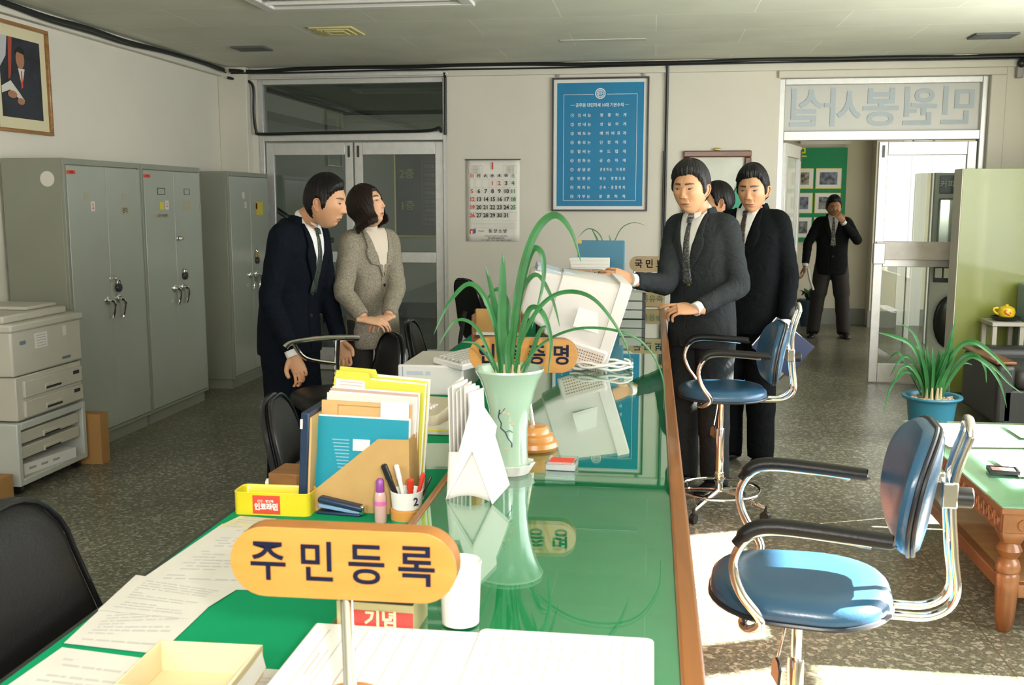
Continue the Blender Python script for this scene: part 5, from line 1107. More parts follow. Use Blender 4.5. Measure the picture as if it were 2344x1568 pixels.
# tall lime-green cabinet seen from behind
m_lime = mat('lime_green_panel', (.20, .235, .040), .34, spec=.5, var=.10, vscale=1.3, coat=.25)
t = thing('green_cabinet', 'tall olive lime green steel cabinet turned away beside the doorway', 'cabinet', (2.315, 8.08, 0))
b = MB(); b.bx(0, 1.0, .01, .20, .06, 1.775); b.build('cabinet_body', m_lime, t, bevel=.006)
b = MB(); b.bx(.0, 1.0, 0, .01, .06, 1.775); b.build('back_panel', m_lime, t, bevel=.002)
b = MB(); b.bx(-.006, .0, .0, .20, .06, 1.775); b.build('side_strip', mat('pale_strip', (.60, .58, .48), .5), t)
for x in (.22, .9):
    b = MB(); b.bx(x, x+.04, .05, .09, 0, .06); b.build('foot', m_paper2, t)
# low table with a yellow fruit basket, water cooler, dark sofa
t = thing('side_table', 'low grey side table against the green cabinet', 'table', (2.61, 7.90, 0))
b = MB(); b.bx(-.12, .115, -.15, .15, .62, .65); b.build('table_top', mat('grey_top', (.42, .40, .32), .5), t, bevel=.003)
for sx in (-1, 1):
    for sy in (-1, 1): b = MB(); b.bx(sx*.095-.015, sx*.095+.015, sy*.12-.015, sy*.12+.015, 0, .62); b.build('leg', MATS['grey_top'], t)
t = thing('dark_tray', 'dark oval tray with yellow teapot on the side table', 'tray', (2.655, 7.86, .651)) if False else thing('dark_tray', 'dark oval tray with yellow teapot on the side table', 'tray', (2.62, 7.88, .651)); b = MB(); b.lathe([(.06, 0), (.09, .01), (.105, .030), (.100, .032), (.08, .012), (0, .01)], 28); b.build('tray_body', m_black, t)
t = thing('yellow_teapot', 'yellow teapot with red pattern standing on the dark tray', 'teapot', (2.625, 7.88, .665))
b = MB(); b.lathe([(.03, 0), (.055, .02), (.062, .05), (.052, .08), (.03, .092), (.012, .098), (.012, .106), (0, .108)], 24); b.build('pot_body', mat('teapot_yellow', (.72, .50, .02), .3), t); b = MB(); b.tube(smooth_path([(-.055, 0, .03), (-.085, 0, .05), (-.09, 0, .075), (-.06, 0, .08)], 4), .008, 8); b.build('teapot_handle', MATS['teapot_yellow'], t)
b = MB(); b.tube(smooth_path([(.02*math.cos(a*1.3)-.01, -.063+.012*abs(math.sin(a)), .045+.02*math.sin(a)) for a in range(7)], 4), .004, 6); b.build('red_pattern', m_inkr, t)
t = thing('water_cooler', 'grey blue water dispenser at the right edge by the side table', 'water dispenser', (2.87, 7.88, 0))
b = MB(); b.bx(-.125, .22, -.14, .16, 0, .92); b.build('cooler_body', mat('cooler_blue_grey', (.20, .29, .33), .4), t, bevel=.012, seg=3); b = MB(); b.bx(-.10, .18, -.148, -.14, .60, .80); b.build('tap_panel', mat('cooler_panel', (.14, .20, .24), .4), t, bevel=.004)
for x in (-.04, .05):
    b = MB(); b.tube([(x, -.148, .72), (x, -.18, .72), (x, -.185, .70)], .009, 10); b.build('tap', m_darkmetal, t)
b = MB(); b.bx(-.12, .2, -.142, -.138, .40, .56); b.build('dark_band', mat('cooler_dark', (.04, .07, .10), .4), t)
t = thing('dark_sofa', 'dark vinyl sofa with a wooden arm rail at the right edge', 'sofa', (2.93, 7.28, 0))
m_sofa = mat('sofa_vinyl', (.022, .024, .022), .45)
b = MB(); b.bx(-.62, .42, -.38, .30, .06, .30); b.build('sofa_base', m_sofa, t, bevel=.02, seg=3); b = MB(); b.bx(-.55, .42, -.40, .22, .30, .43); b.build('seat_cushion', m_sofa, t, bevel=.05, seg=4)
b = MB(); b.bx(-.62, .42, .20, .40, .28, .50); b.build('back_cushion', m_sofa, t, bevel=.05, seg=4); b = MB(); b.bx(-.66, -.54, -.38, .38, .06, .46); b.build('arm', m_sofa, t, bevel=.03, seg=3); b = MB(); b.bx(-.665, -.535, -.36, .38, .462, .482); b.build('arm_rail', m_oak, t, bevel=.006)
# ================================================================ PEOPLE
def remeshed(mb, voxel, it=4, fac=.5):
    o = mb.build('tmp', m_black, smooth=False); md = o.modifiers.new('r', 'REMESH'); md.mode = 'VOXEL'; md.voxel_size = voxel
    if it: ms = o.modifiers.new('s', 'SMOOTH'); ms.factor = fac; ms.iterations = it
    dg = bpy.context.evaluated_depsgraph_get(); me = bpy.data.meshes.new_from_object(o.evaluated_get(dg))
    vs = [v.co.copy() for v in me.vertices]; fs = [tuple(p.vertices) for p in me.polygons]
    old = o.data; bpy.data.objects.remove(o); bpy.data.meshes.remove(old); bpy.data.meshes.remove(me)
    return vs, fs
def interp(tab, x):
    if x <= tab[0][0]: return tab[0][1:]
    for a, b in zip(tab, tab[1:]):
        if x <= b[0]:
            t = (x-a[0])/(b[0]-a[0]); t = t*t*(3-2*t) if len(a) == 2 else t
            return tuple(p+(q-p)*t for p, q in zip(a[1:], b[1:]))
    return tab[-1][1:]
def g(x, s): return math.exp(-(x/s)**2)
SKIN = (.56, .30, .165); SKINS = {}
class ColMesh(MB):
    def __init__(s): super().__init__(); s.c = []
    def addc(s, vs, fs, cols, M=None): s.add(vs, fs, 0, M); s.c += cols if isinstance(cols, list) else [cols]*len(vs)
    def finish(s, name, m, parent):
        o = s.build(name, m, parent, recalc=True, ang=60)
        a = o.data.color_attributes.new('Col', 'FLOAT_COLOR', 'POINT'); flat_ = []
        for c in s.c: flat_ += [c[0], c[1], c[2], 1.0]
        a.data.foreach_set('color', flat_); return o
def head_surface(F, az, el):
    """az 0 = face front (-Y), el -pi/2..pi/2; returns point of the bald head"""
    ux, uy, uz = math.sin(az)*math.cos(el), -math.cos(az)*math.cos(el), math.sin(el)
    x, y, z = ux*.074*F['w'], uy*.094, uz*.118
    if uy > 0: y *= 1.04
    # squarer skull section and flat sides
    s = (abs(math.sin(2*az))*.06+1); x *= s; y *= s
    zl = max(0, -z-.012)/.106
    x *= 1-F['jaw']*zl**1.5
    if z < 0 and uy > 0: y *= 1-.50*min(1, (-z/.118))**1.2
    if z < 0 and uy <= 0: y = y*(1-.10*zl)-.004*zl*math.cos(az)**2
    if z > .03 and uy < 0: y *= 1-.10*((z-.03)/.088)**2*0
    fr = max(0, -uy)
    if fr > .15:
        w = min(1, (fr-.15)/.35)
        ax = abs(x); d = 0
        d += .004*g(ax-.0, .05)*g(z-.028, .012)                          # brow
        d -= .0095*g(ax-.031, .017)*g(z-.004, .0125)                      # sockets
        d += .0045*g(ax-.031, .013)*g(z-.001, .0085)                      # lid bulge
        pn = max(0, min(1, (.016-z)/.056)) if z > -.040 else max(0, 1-(-.040-z)/.009)
        d += F['nose']*pn**1.15*g(x, .0085+.004*pn)                       # nose
        d += .0075*g(ax-.0125, .0062)*g(z+.037, .0065)                    # wings
        d -= .003*g(ax-.007, .003)*g(z+.0445, .0025)
        d += .0060*g(ax-.046, .018)*g(z+.016, .020)                       # cheekbones
        d -= .0030*g(ax-.036, .012)*g(z+.056, .018)
        d -= .0030*g(ax-.024-.1*(-.045-z), .0035)*g(z+.055, .012)         # fold beside mouth
        d += .0050*g(x, .026)*g(z+.066, .0045)+.0055*g(x, .021)*g(z+.076, .005)
        d -= .0034*g(x, .024)*g(z+.0708, .0016)
        d -= .0030*g(x, .02)*g(z+.087, .006)
        d += .0075*g(x, .022)*g(z+.103, .013)                             # chin
        d += .003*g(ax, .03)*g(z-.062, .025)
        y -= d*w
    return x, y, z
def face_col(F, x, y, z, uyfront):
    c = list(F['skin']); ax = abs(x)
    def mix(q, t): 
        for i in range(3): c[i] = c[i]*(1-t)+q[i]*t
    if not uyfront: return tuple(c)
    mix((c[0]*1.03, c[1]*.84, c[2]*.80), .5*g(ax-.04, .02)*g(z+.03, .022))
    mix((c[0]*.98, c[1]*.80, c[2]*.75), .5*g(x, .015)*g(z+.035, .012))
    lw = .0245
    if ax < lw:
        t_ = 1-(ax/lw)**2; up_, lo_ = -.0705+.0062*t_-.0012*g(x, .004), -.0712-.0085*t_
        if lo_ < z < up_: mix(F['lip'], .8)
        if abs(z+.0708) < .0011 and ax < lw-.001: mix((.10, .03, .02), .85)
    # brows
    if .011 < ax < .052:
        bz = .0245+F['brow']*math.sin((ax-.011)/.041*PI*.75)-.0005
        th = .0042*(1-max(0, (ax-.035)/.017)*.8)
        if abs(z-bz) < th: mix((.012, .009, .008), .88)
        elif abs(z-bz) < th+.0015: mix((.012, .009, .008), .4)
    # eyes
    ex = (ax-.0315)/.0148
    if abs(ex) < 1:
        t_ = 1-ex*ex; zc = .0015+.0012*ex; up_ = zc+F['eye']*t_**.75; lo_ = zc-F['eye']*.62*t_
        if lo_ < z < up_:
            gx = ax-.0315-(F['gaze'] if x > 0 else -F['gaze'])
            mix((.010, .006, .005), 1) if gx*gx+(z-zc-.0008)**2 < .0060**2 else mix((.42, .38, .34), 1)
        if up_-.0004 <= z < up_+.0017: mix((.02, .012, .010), .9)
        elif lo_-.0009 < z <= lo_: mix((.12, .06, .04), .55)
        elif up_+.0040 < z < up_+.0052: mix((c[0]*.55, c[1]*.48, c[2]*.45), .6)  # shade of the lid fold put into the skin colour
    if g(ax-.007, .0032)*g(z+.0442, .0022) > .45: mix((.10, .035, .02), .8)  # nostril dents painted dark as if shaded
    return tuple(c)
def warp(s, k=.62): return s-k*math.sin(s)
def make_head(cm, F, M):
    NA, NE = 150, 130; vs = []; cs = []
    for j in range(NE+1):
        t_ = j/NE; el = -PI/2*.999+PI*.998*t_; el = el+.0
        for i in range(NA):
            az = warp(-PI+2*PI*i/NA) if False else (lambda q: q-.60*math.sin(q))(-PI+2*PI*i/NA)
            p = head_surface(F, az, el); vs.append(p); cs.append(face_col(F, *p, abs(az) < 1.35))
    fs = [(j*NA+i, j*NA+(i+1) % NA, (j+1)*NA+(i+1) % NA, (j+1)*NA+i) for j in range(NE) for i in range(NA)]
    cm.addc(vs, fs, cs, M)
    for sx in (() if F.get('style') == 'bob' else (-1, 1)):   # ears
        e = MB(); EM = T(sx*.074*F['w'], .010, -.008) @ RZ(sx*R(-24)) @ RY(sx*R(8))
        e.ball((0, 0, 0), (.0055, .0155, .029), 0, 14, 12, EM); e.ball((0, .003, .008), (.008, .014, .020), 0, 14, 10, EM)
        e.tube(smooth_path([(sx*.004, -.012, -.006), (sx*.006, -.013, .012), (sx*.007, -.004, .028), (sx*.008, .010, .027), (sx*.008, .017, .012), (sx*.007, .013, -.008), (sx*.004, .004, -.024), (sx*.002, -.007, -.029)], 4), .0033, 8, M=EM)
        cm.addc(e.v, e.f, tuple(a*b for a, b in zip(F['skin'], (.98, .88, .85))), M)
def hair_mesh(F, M, style, name='hair', parent=None):
    b = MB(M); NA, NE = 200, 132; rr = random.Random(F.get('seed', 1)); vs = []; keep = []
    lines = {'short': [(0, .066), (.35, .068), (.62, .064), (.85, .052), (1.02, .034), (1.15, .020), (1.28, -.020), (1.42, -.028), (1.50, .006), (1.72, .016), (1.92, -.012), (2.10, -.055), (2.6, -.080), (3.2, -.086)],
             'bob': [(0, .058), (.40, .056), (.62, .040), (.85, -.01), (.98, -.085), (1.2, -.112), (3.2, -.118)]}[style]
    ph = [rr.uniform(0, 6.28) for _ in range(8)]
    for j in range(NE+1):
        el = -PI/2*.999+PI*.998*j/NE
        for i in range(NA):
            az = -PI+2*PI*i/NA
            x, y, z = head_surface(F, az, el); hz = interp(lines, abs(az))[0]+.0012*math.sin(az*23+ph[0])+.0010*math.sin(az*41+ph[1])+(.008*math.sin(az*1.5)*math.exp(-az*az) if style == 'short' else 0)
            if style == 'bob' and z < -.02: # fall straight from the widest place
                k = min(1, (-.02-z)/.06); rr_ = math.hypot(x, y) or 1; wr = .078+.004*k; x, y = x/rr_*(rr_*(1-k)+wr*k), y/rr_*(rr_*(1-k)+(wr+.010)*k)
            fade = max(0, min(1, (z-hz)/(.020 if style == 'short' else .010)))**.6
            part = F.get('part', .25)
            pf = math.sqrt(max(0, 1-(z/.118)**2)); tt = (.010+.016*max(0, z/.118)**1.5*F.get('vol', 1)+.006*pf*g(abs(az)-.5, .5)*max(0, z/.1)) if style == 'short' else .015
            if style == 'short' and z > .045: tt += .010*pf*F.get('vol', 1)*g(az-part*-1.6, .8)*math.cos(az/2)
            tt += .0006*math.sin(az*31+ph[2]+z*60)+.0006*math.sin(az*57+ph[3]-z*90)+.0016*math.sin(az*7+ph[4]+z*30)
            n = Vector((x/.075**2, y/.095**2, z/.118**2)).normalized()
            vs.append(Vector((x, y, z))+n*(tt*fade-.0012*(1-fade))); keep.append(z > hz-.004)
    fs = []
    for j in range(NE):
        for i in range(NA):
            q = (j*NA+i, j*NA+(i+1) % NA, (j+1)*NA+(i+1) % NA, (j+1)*NA+i)
            if all(keep[k] for k in q): fs.append(q)
    b.add(vs, fs)
    o = b.build(name, F['hairm'], parent, recalc=False, ang=70); return o
def m_hair(name, c): return mat(name, c, .42, spec=.22, bump=.18, bscale=200)
def add_hand(cm, M, right, curl, skin, thumb=.5, spread=.05, scale=1.0, index=None):
    """fingers along +x, palm faces -z, thumb on +y (mirrored for the other hand)"""
    s = scale; sy = 1 if right else -1; b = MB()
    def TP(p): return Vector((p[0]*s, p[1]*s*sy, p[2]*s))
    rings = []
    for x, w, h in ((-.05, .024, .019), (-.01, .026, .018), (.02, .035, .016), (.06, .041, .0145), (.088, .040, .012)):
        rings.append([TP((x, p, q)) for p, q in [(w*math.cos(a)*(1 if abs(math.cos(a)) > .5 else .98), h*math.sin(a)) for a in [2*PI*k/16 for k in range(16)]]])
    b.loft(rings)
    L = [(.030, .024, .022, .0088), (.034, .028, .023, .0092), (.031, .026, .022, .0088), (.024, .020, .019, .0078)]
    for k in range(4):
        y0 = .030-.0205*k; x0 = (.086, .090, .086, .078)[k]; ang = spread*(1.5-k); c = curl[k] if isinstance(curl, (list, tuple)) else curl
        if index is not None and k == 0: c = index
        p = Vector((x0-.02, y0, .0)); pts = [p.copy()]; p = Vector((x0, y0, 0)); pts.append(p.copy()); a = 0; la = L[k]
        for q in range(3):
            a += c*(.75, 1.0, .7)[q]; d = Vector((math.cos(a)*math.cos(ang), math.cos(a)*math.sin(ang), -math.sin(a)))
            p = p+d*la[q]*(1.28 if q == 0 else 1.0); pts.append(p.copy())
        r_ = la[3]; b.tube([TP(q) for q in smooth_path(pts, 3)], [r_*s*f for f in [1.05]*3+[1.05, 1.0, .98]+[1.0, .95, .93]+[.95, .90, .88]+[.70]], 10)
        tip = TP(pts[-1]); b.ball(tuple(tip), r_*.78*s, 0, 8, 6)
    tb = [(.005, .020, -.004), (.030, .040, -.010), (.055, .052+.012*thumb, -.016-.01*thumb), (.078+.0*thumb, .050+.018*thumb, -.022-.012*thumb), (.094, .046+.018*thumb, -.026-.012*thumb)]
    b.tube([TP(q) for q in smooth_path(tb, 3)], [v*s for v in [.012, .014, .015, .0150, .0145, .0130, .0118, .0112, .0110, .0108, .0100, .0090, .0070]], 10)
    vs, fs = remeshed(b, .0026, 2, .4)
    cols = []
    for v in vs:
        k = max(0, min(1, (v.x/s-.07)/.1)); cols.append((skin[0]*(1-.02*k), skin[1]*(1-.12*k), skin[2]*(1-.14*k)))
    cm.addc(vs, fs, cols, M)
def frame_from(x_axis, z_hint, origin):
    x = Vector(x_axis).normalized(); z = Vector(z_hint); z = (z-x*z.dot(x)).normalized(); y = z.cross(x)
    return Matrix(((x.x, y.x, z.x, origin[0]), (x.y, y.y, z.y, origin[1]), (x.z, y.z, z.z, origin[2]), (0, 0, 0, 1)))
TORSO = [(.76, .188, .138, .0), (.80, .190, .138, .0), (.90, .188, .132, .0), (1.00, .180, .124, .0), (1.10, .180, .122, .0), (1.22, .192, .122, .003), (1.32, .198, .116, .010), (1.38, .190, .104, .016), (1.42, .165, .090, .022), (1.45, .115, .076, .028), (1.475, .078, .066, .032), (1.485, .070, .062, .034)]
def person(label, loc, rz, height, F, head_rz=0, head_pitch=0, head_roll=0, head_at=None, lean=0, arms=None, suit=None, shirt=None, tie=None, coat=False, wide=1.0, hands=None, legs=None, group=None, trouser=None, shoe_m=None, button_m=None, vdepth=1.08, hem=.76, badge=None, turtleneck=None, cuffs=True, sway=0, depthk=1.0):
    k = height/1.70; t = thing('person', label, 'person', loc, rz, group); WI = (T(*loc) @ RZ(rz)).inverted()
    tors = [(z*k if z > hem+.01 else hem*k, w*wide*k, d*k*depthk, y*k) for z, w, d, y in TORSO if z >= hem-.001 or z == .76]
    zh = .90*k
    def bend(p):
        x, y, z = p
        if z <= zh: return Vector(p)
        u = min(1, (z-zh)/(.40*k)); a = lean*u*u*(3-2*u)*.6+lean*.4*u; h_ = z-zh
        return Vector((x, y*math.cos(a)-h_*math.sin(a)*.85, zh+h_*math.cos(a)+y*math.sin(a)))
    def sect(z): return interp([(q[0], q[1], q[2], q[3]) for q in tors], z)
    E_ = 2.35
    def ring(z, kk=1.0, n=36):
        w, d, yc = sect(z); P = []
        for i in range(n):
            a = 2*PI*i/n; c, s_ = math.cos(a), math.sin(a)
            P.append(bend((w*kk*math.copysign(abs(c)**(2/E_), c), yc+d*kk*math.copysign(abs(s_)**(2/E_), s_), z)))
        return P
    def front(x, z, off):
        w, d, yc = sect(z); q = min(.98, abs(x)/w); return bend((x, yc-d*(1-q**E_)**(1/E_)-off, z))
    # ---- skin
    cm = ColMesh(); skin = F['skin']
    base = bend((0, .030*k, 1.455*k)); hc = Vector(head_at) if head_at is not None else None
    if hc is None: hc = bend((0, -.005*k, height-.135))
    else: hc = WI @ hc
    off_ = (hc-bend((0, -.005*k, height-.135)))*.30; off_.z = 0; base = base+off_
    HM = T(*hc) @ RZ(head_rz) @ RX(head_pitch) @ RY(head_roll) @ Matrix.Scale(F.get('scale', 1.0), 4)
    make_head(cm, F, HM)
    n0 = HM @ Vector((0, .022, -.035)); nb = MB(); nb.tube(smooth_path([tuple(n0), tuple(n0*.55+base*.45+Vector((0, 0, .0))), tuple(base), tuple(base-Vector((0, 0, .06)))], 4), [.052*F.get('neck', 1)]*5+[.055*F.get('neck', 1)]*4+[.062]*4, 20); cm.addc(nb.v, nb.f, tuple(a*b_ for a, b_ in zip(skin, (.96, .92, .9))))
    # hidden body core so that the figure is one body under its clothes
    core = MB(); core.loft([[(.80*p.x, .80*p.y, p.z) for p in ring(z*k)] for z in (.80, .95, 1.1, 1.25, 1.38, 1.44)])
    legs = legs or {}
    lj = []
    for s_ in (-1, 1):
        lg = legs.get('R' if s_ < 0 else 'L', {}); ft = lg.get('foot', (s_*.10, 0, 0)); kn = lg.get('knee', (s_*.098+(ft[0]-s_*.1)*.5, -.015+ft[1]*.5, .48*k)); hp = (s_*.088*k, 0, .87*k)
        lj.append((hp, kn, (ft[0], ft[1]+.01, .07*k), ft)); core.tube([hp, kn, (ft[0], ft[1]+.01, .07*k)], [.07*k, .05*k, .035*k], 12)
    J = MB(); J.loft([ring(z) for z in [q[0] for q in tors[:-2]]])
    for s_, A in zip((-1, 1), arms):
        sh = bend((s_*.156*wide*k, .018*k, 1.378*k)); el, wr = WI @ Vector(A[0]), WI @ Vector(A[1]); core.tube([sh, el, wr], [.045*k, .037*k, .026*k], 12)
        mid = lambda p, q, f: p*(1-f)+q*f; d1, d2 = (el-sh).normalized(), (wr-el).normalized()
        pts = [sh+Vector((-s_*.05, 0, .012)), sh, mid(sh, el, .35), mid(sh, el, .75), el, mid(el, wr, .3), mid(el, wr, .7), mid(el, wr, .93)]
        rad = [.056, .066, .064, .059, .056, .053, .047, .044]; rad = [q*k*A[3].get('fat', 1.0) if len(A) > 3 else q*k for q in rad]
        sp = smooth_path(pts, 5); rads = []
        for i in range(len(sp)):
            f = i/5; a = int(min(f, len(pts)-2)); rads.append(rad[a]*(1-(f-a))+rad[a+1]*(f-a)+(.0022*math.sin(i*1.9+s_) if 8 < i < 30 else 0))
        J.tube(sp, rads, 18)
        opt = A[3] if len(A) > 3 else {}
        HMx = frame_from(opt.get('dir', None) and (WI.to_3x3() @ Vector(opt['dir'])) or d2, WI.to_3x3() @ Vector(A[2]), wr+d2*.012)
        add_hand(cm, HMx, s_ < 0, opt.get('curl', .35), skin, opt.get('thumb', .5), opt.get('spread', .05), F.get('hand', 1.0)*k, opt.get('index'))
        if cuffs:
            b = MB(); b.tube([mid(el, wr, .86), wr+d2*.012], .034*k, 18); b.build('shirt_cuff', shirt, t)
        if button_m:
            for q in range(3):
                side = d2.cross(Vector((0, 0, 1))).normalized() if d2.cross(Vector((0, 0, 1))).length > .2 else Vector((s_, 0, 0)); c_ = mid(el, wr, .86-.05*q)+Vector((s_*.3, -.3, 0)).normalized()*.046*k
    cm.addc(core.v, core.f, skin); body = cm.finish('body', vcmat('skin', .52, .35, bump=.08, sss=.0), t)
    hair_mesh(F, HM, F.get('style', 'short'), parent=t)
    vs, fs = remeshed(J, .0085, 5, .5); jb = MB(); jb.add(vs, fs); jk = jb.build('coat' if coat else 'jacket', suit, t, recalc=False, ang=80)
    # ---- trousers and shoes
    tr = MB(); tr.loft([[bend(p) if False else (p.x*.93, p.y*.93, z) for p in ring(max(z, tors[0][0]))] for z in (.78*k, .86*k, .97*k)])
    for hp, kn, an, ft in lj: tr.tube(smooth_path([(hp[0], hp[1], .93*k), hp, ((hp[0]+kn[0])/2, (hp[1]+kn[1])/2, (hp[2]+kn[2])/2), kn, ((kn[0]+an[0])/2, (kn[1]+an[1])/2, (kn[2]+an[2])/2), (an[0], an[1], an[2]), (an[0], an[1]-.004, .035)], 4), [q_*k*(wide if coat else 1) for q_ in [.09]*4+([.10]*4 if not coat else [.085]*4)+([.094]*4 if not coat else [.08]*4)+[.080]*4+[.074]*4+[.071]*4+[.074]], 20, flat=1.06)
    vs, fs = remeshed(tr, .010, 5, .5); b = MB(); b.add(vs, fs); b.build('trousers', trouser or suit, t, recalc=False, ang=80)
    for (hp, kn, an, ft), s_ in zip(lj, (-1, 1)):
        b = MB(T(ft[0], ft[1], 0) @ RZ(R(s_*12+legs.get('toe', 0)))); rings = []
        for y, w, h, z0 in ((.075, .022, .05, .02), (.068, .032, .065, .0), (.03, .036, .075, .0), (-.04, .038, .065, .0), (-.10, .045, .048, .0), (-.155, .043, .036, .0), (-.185, .030, .028, .004), (-.195, .012, .02, .008)):
            rings.append([(w*math.cos(a), y, z0+(h-z0)*.5+(h-z0)*.5*math.copysign(abs(math.sin(a))**.7, math.sin(a))) for a in [2*PI*i/16 for i in range(16)]])
        b.loft(rings); b.build('shoe', shoe_m or mat('black_shoe_leather', (.010, .010, .010), .22), t, ang=50)
    # ---- shirt, tie, lapels
    Z = lambda z: z*k
    vb = vdepth
    if not turtleneck:
        b = MB(); b.sheet(lambda u, v: front((2*u-1)*(.004+.062*v**1.0)*k, Z(vb+(1.452-vb)*v), .0065), 12, 16); b.build('shirt_front', shirt, t, solid=.004)
        # collar
        b = MB(); cb = bend((0, .020*k, 1.452*k))+off_*.8; ax = (n0-cb).normalized()
        rings = []
        for hh, rr_ in ((-.012, .067), (.008, .0635), (.026, .058), (.026, .055), (.0, .058)):
            xx_ = Vector((1, 0, 0)); yy_ = ax.cross(xx_).normalized()*-1
            rings.append([cb+ax*hh*k+(xx_*math.cos(a)+yy_*math.sin(a)*1.0)*rr_*k for a in [2*PI*i/28 for i in range(28)]])
        b.loft(rings, caps=False)
        for s_ in (-1, 1):
            P = [cb+Vector((s_*.004, -.064, .022))*k, cb+Vector((s_*.045, -.046, .022))*k, cb+Vector((s_*.050, -.066, -.014))*k, cb+Vector((s_*.028, -.082, -.030))*k]; poly3(b, P, .002)
        b.build('shirt_collar', shirt, t)
        if tie:
            b = MB(); zt = 1.430
            b.loft([[front(x*k, Z(zt)+dz*k, .016+o_) for x, dz, o_ in ((-.015, .010, 0), (.015, .010, 0), (.011, -.018, 0), (-.011, -.018, 0))], [front(x*k, Z(zt)+dz*k, .028) for x, dz in ((-.012, .007), (.012, .007), (.009, -.015), (-.009, -.015))]])
            b.sheet(lambda u, v: front((2*u-1)*(.030-.019*v)*k, Z(vb-.03+(zt-.012-vb+.03)*v), .0115+.002*(1-(2*u-1)**2)), 6, 14); b.build('tie', tie, t, solid=.003)
    else:
        b = MB(); b.sheet(lambda u, v: front((2*u-1)*(.010+.075*v**.8)*k, Z(vb+(1.455-vb)*v), .0065), 12, 16)
        cb = bend((0, .022*k, 1.442*k))+off_*.8; ax = (n0-cb).normalized(); xx_ = Vector((1, 0, 0)); yy_ = ax.cross(xx_).normalized()*-1
        rings = [[cb+ax*hh*k+(xx_*math.cos(a)+yy_*math.sin(a))*(rr_+.0015*math.sin(a*9))*k for a in [2*PI*i/28 for i in range(28)]] for hh, rr_ in ((-.03, .085), (0, .068), (.018, .060), (.030, .063), (.055, .062), (.066, .058), (.060, .053))]
        b.loft(rings, caps=False); b.build('turtleneck', turtleneck, t, solid=.002)
    for s_ in (-1, 1):
        pr = [(vb-.02, .002, .008), (vb+.05, .008, .030), (1.24, .022, .070), (1.30, .032, .098), (1.335, .046, .098), (1.345, .047, .088), (1.40, .060, .092), (1.44, .072, .088), (1.465, .070, .082)]
        def lap(u, v):
            z = vb-.02+(1.455-vb+.02)*v; a, c_ = interp([(q[0], q[1], q[2]) for q in pr], z); return front(s_*(a+(c_-a)*u)*k, Z(z), .0095+.002*math.sin(u*PI))
        b = MB(); b.sheet(lap, 6, 30); b.build('lapel', suit, t, solid=.004)
    # jacket collar round the back of the neck
    b = MB(); cb = bend((0, .022*k, 1.452*k))+off_*.5; rings = []
    for hh, rr_ in ((-.022, .096), (.006, .084), (.028, .074), (.024, .069), (-.01, .076)):
        rings.append([cb+Vector((math.cos(a)*rr_*k, math.sin(a)*rr_*k*.95, hh*k-.020*k*max(0, -math.sin(a)))) for a in [R(-28)+R(236)*i/24 for i in range(25)]])
    b.loft(rings, closed=False, caps=False); b.build('jacket_collar', suit, t, solid=.003)
    bm_ = button_m or mat('black_button', (.02, .018, .016), .3)
    for zb in ([vb-.035, vb-.16] if not coat else [1.13, 1.00, .88]):
        if zb < hem+.04: continue
        b = MB(); p = front(.006*k, Z(zb), .003); b.lathe([(0, .004), (.008, .004), (.0095, .0), (.008, -.002)], 14, M=T(*p) @ RX(PI/2)); b.build('button', bm_, t)
    # closing edge of the coat front
    b = MB(); b.tube([front(-.012*k, Z(vb-.02-(vb-.02-hem-.03)*i/14), .0022) for i in range(15)], .0028, 6); b.build('front_edge', suit, t)
    return t, front, body
HB = m_hair('black_hair', (.006, .005, .005)); HB2 = m_hair('greying_black_hair', (.014, .013, .013))
def face(**kw):
    d = dict(w=1.03, jaw=.27, nose=.018, lip=(.36, .13, .10), brow=.003, eye=.0040, gaze=0, skin=SKIN, hairm=HB); d.update(kw); return d
def suit_mat(name, c, scale=320, amt=.35, rough=.85):
    if name in MATS: return MATS[name]
    m, nt, b = nodes_mat(name, rough, .08); tc = nt.nodes.new('ShaderNodeTexCoord')
    n = nt.nodes.new('ShaderNodeTexNoise'); n.inputs['Scale'].default_value = scale; n.inputs['Detail'].default_value = 2; nt.links.new(tc.outputs['Object'], n.inputs['Vector'])
    nt.links.new(ramp(nt, n.outputs[0], [(.35, tuple(x*(1-amt) for x in c)), (.65, tuple(x*(1+amt) for x in c))]), b.inputs['Base Color'])
    n2 = nt.nodes.new('ShaderNodeTexNoise'); n2.inputs['Scale'].default_value = 9; n2.inputs['Detail'].default_value = 3; n2.inputs['Distortion'].default_value = 1.2; nt.links.new(tc.outputs['Object'], n2.inputs['Vector'])
    bp = nt.nodes.new('ShaderNodeBump'); bp.inputs['Strength'].default_value = .55; bp.inputs['Distance'].default_value = .03; nt.links.new(n2.outputs[0], bp.inputs['Height']); nt.links.new(bp.outputs[0], b.inputs['Normal'])
    b.inputs['Sheen Weight'].default_value = .0
    return m
m_shirt = mat('white_shirt', (.72, .71, .68), .7)
def tie_mat(name, c1, c2, scale):
    m, nt, b = nodes_mat(name, .5); tc = nt.nodes.new('ShaderNodeTexCoord'); v = nt.nodes.new('ShaderNodeTexVoronoi'); v.inputs['Scale'].default_value = scale; nt.links.new(tc.outputs['Object'], v.inputs['Vector'])
    nt.links.new(ramp(nt, v.outputs['Distance'], [(.25, c1), (.42, c2)]), b.inputs['Base Color']); return m
navy = suit_mat('midnight_navy_wool', (.004, .006, .010)); grey = suit_mat('charcoal_grey_wool', (.026, .030, .032), 480, .45); blk = suit_mat('black_wool', (.004, .005, .006)); char = suit_mat('dark_charcoal_wool', (.010, .011, .012))
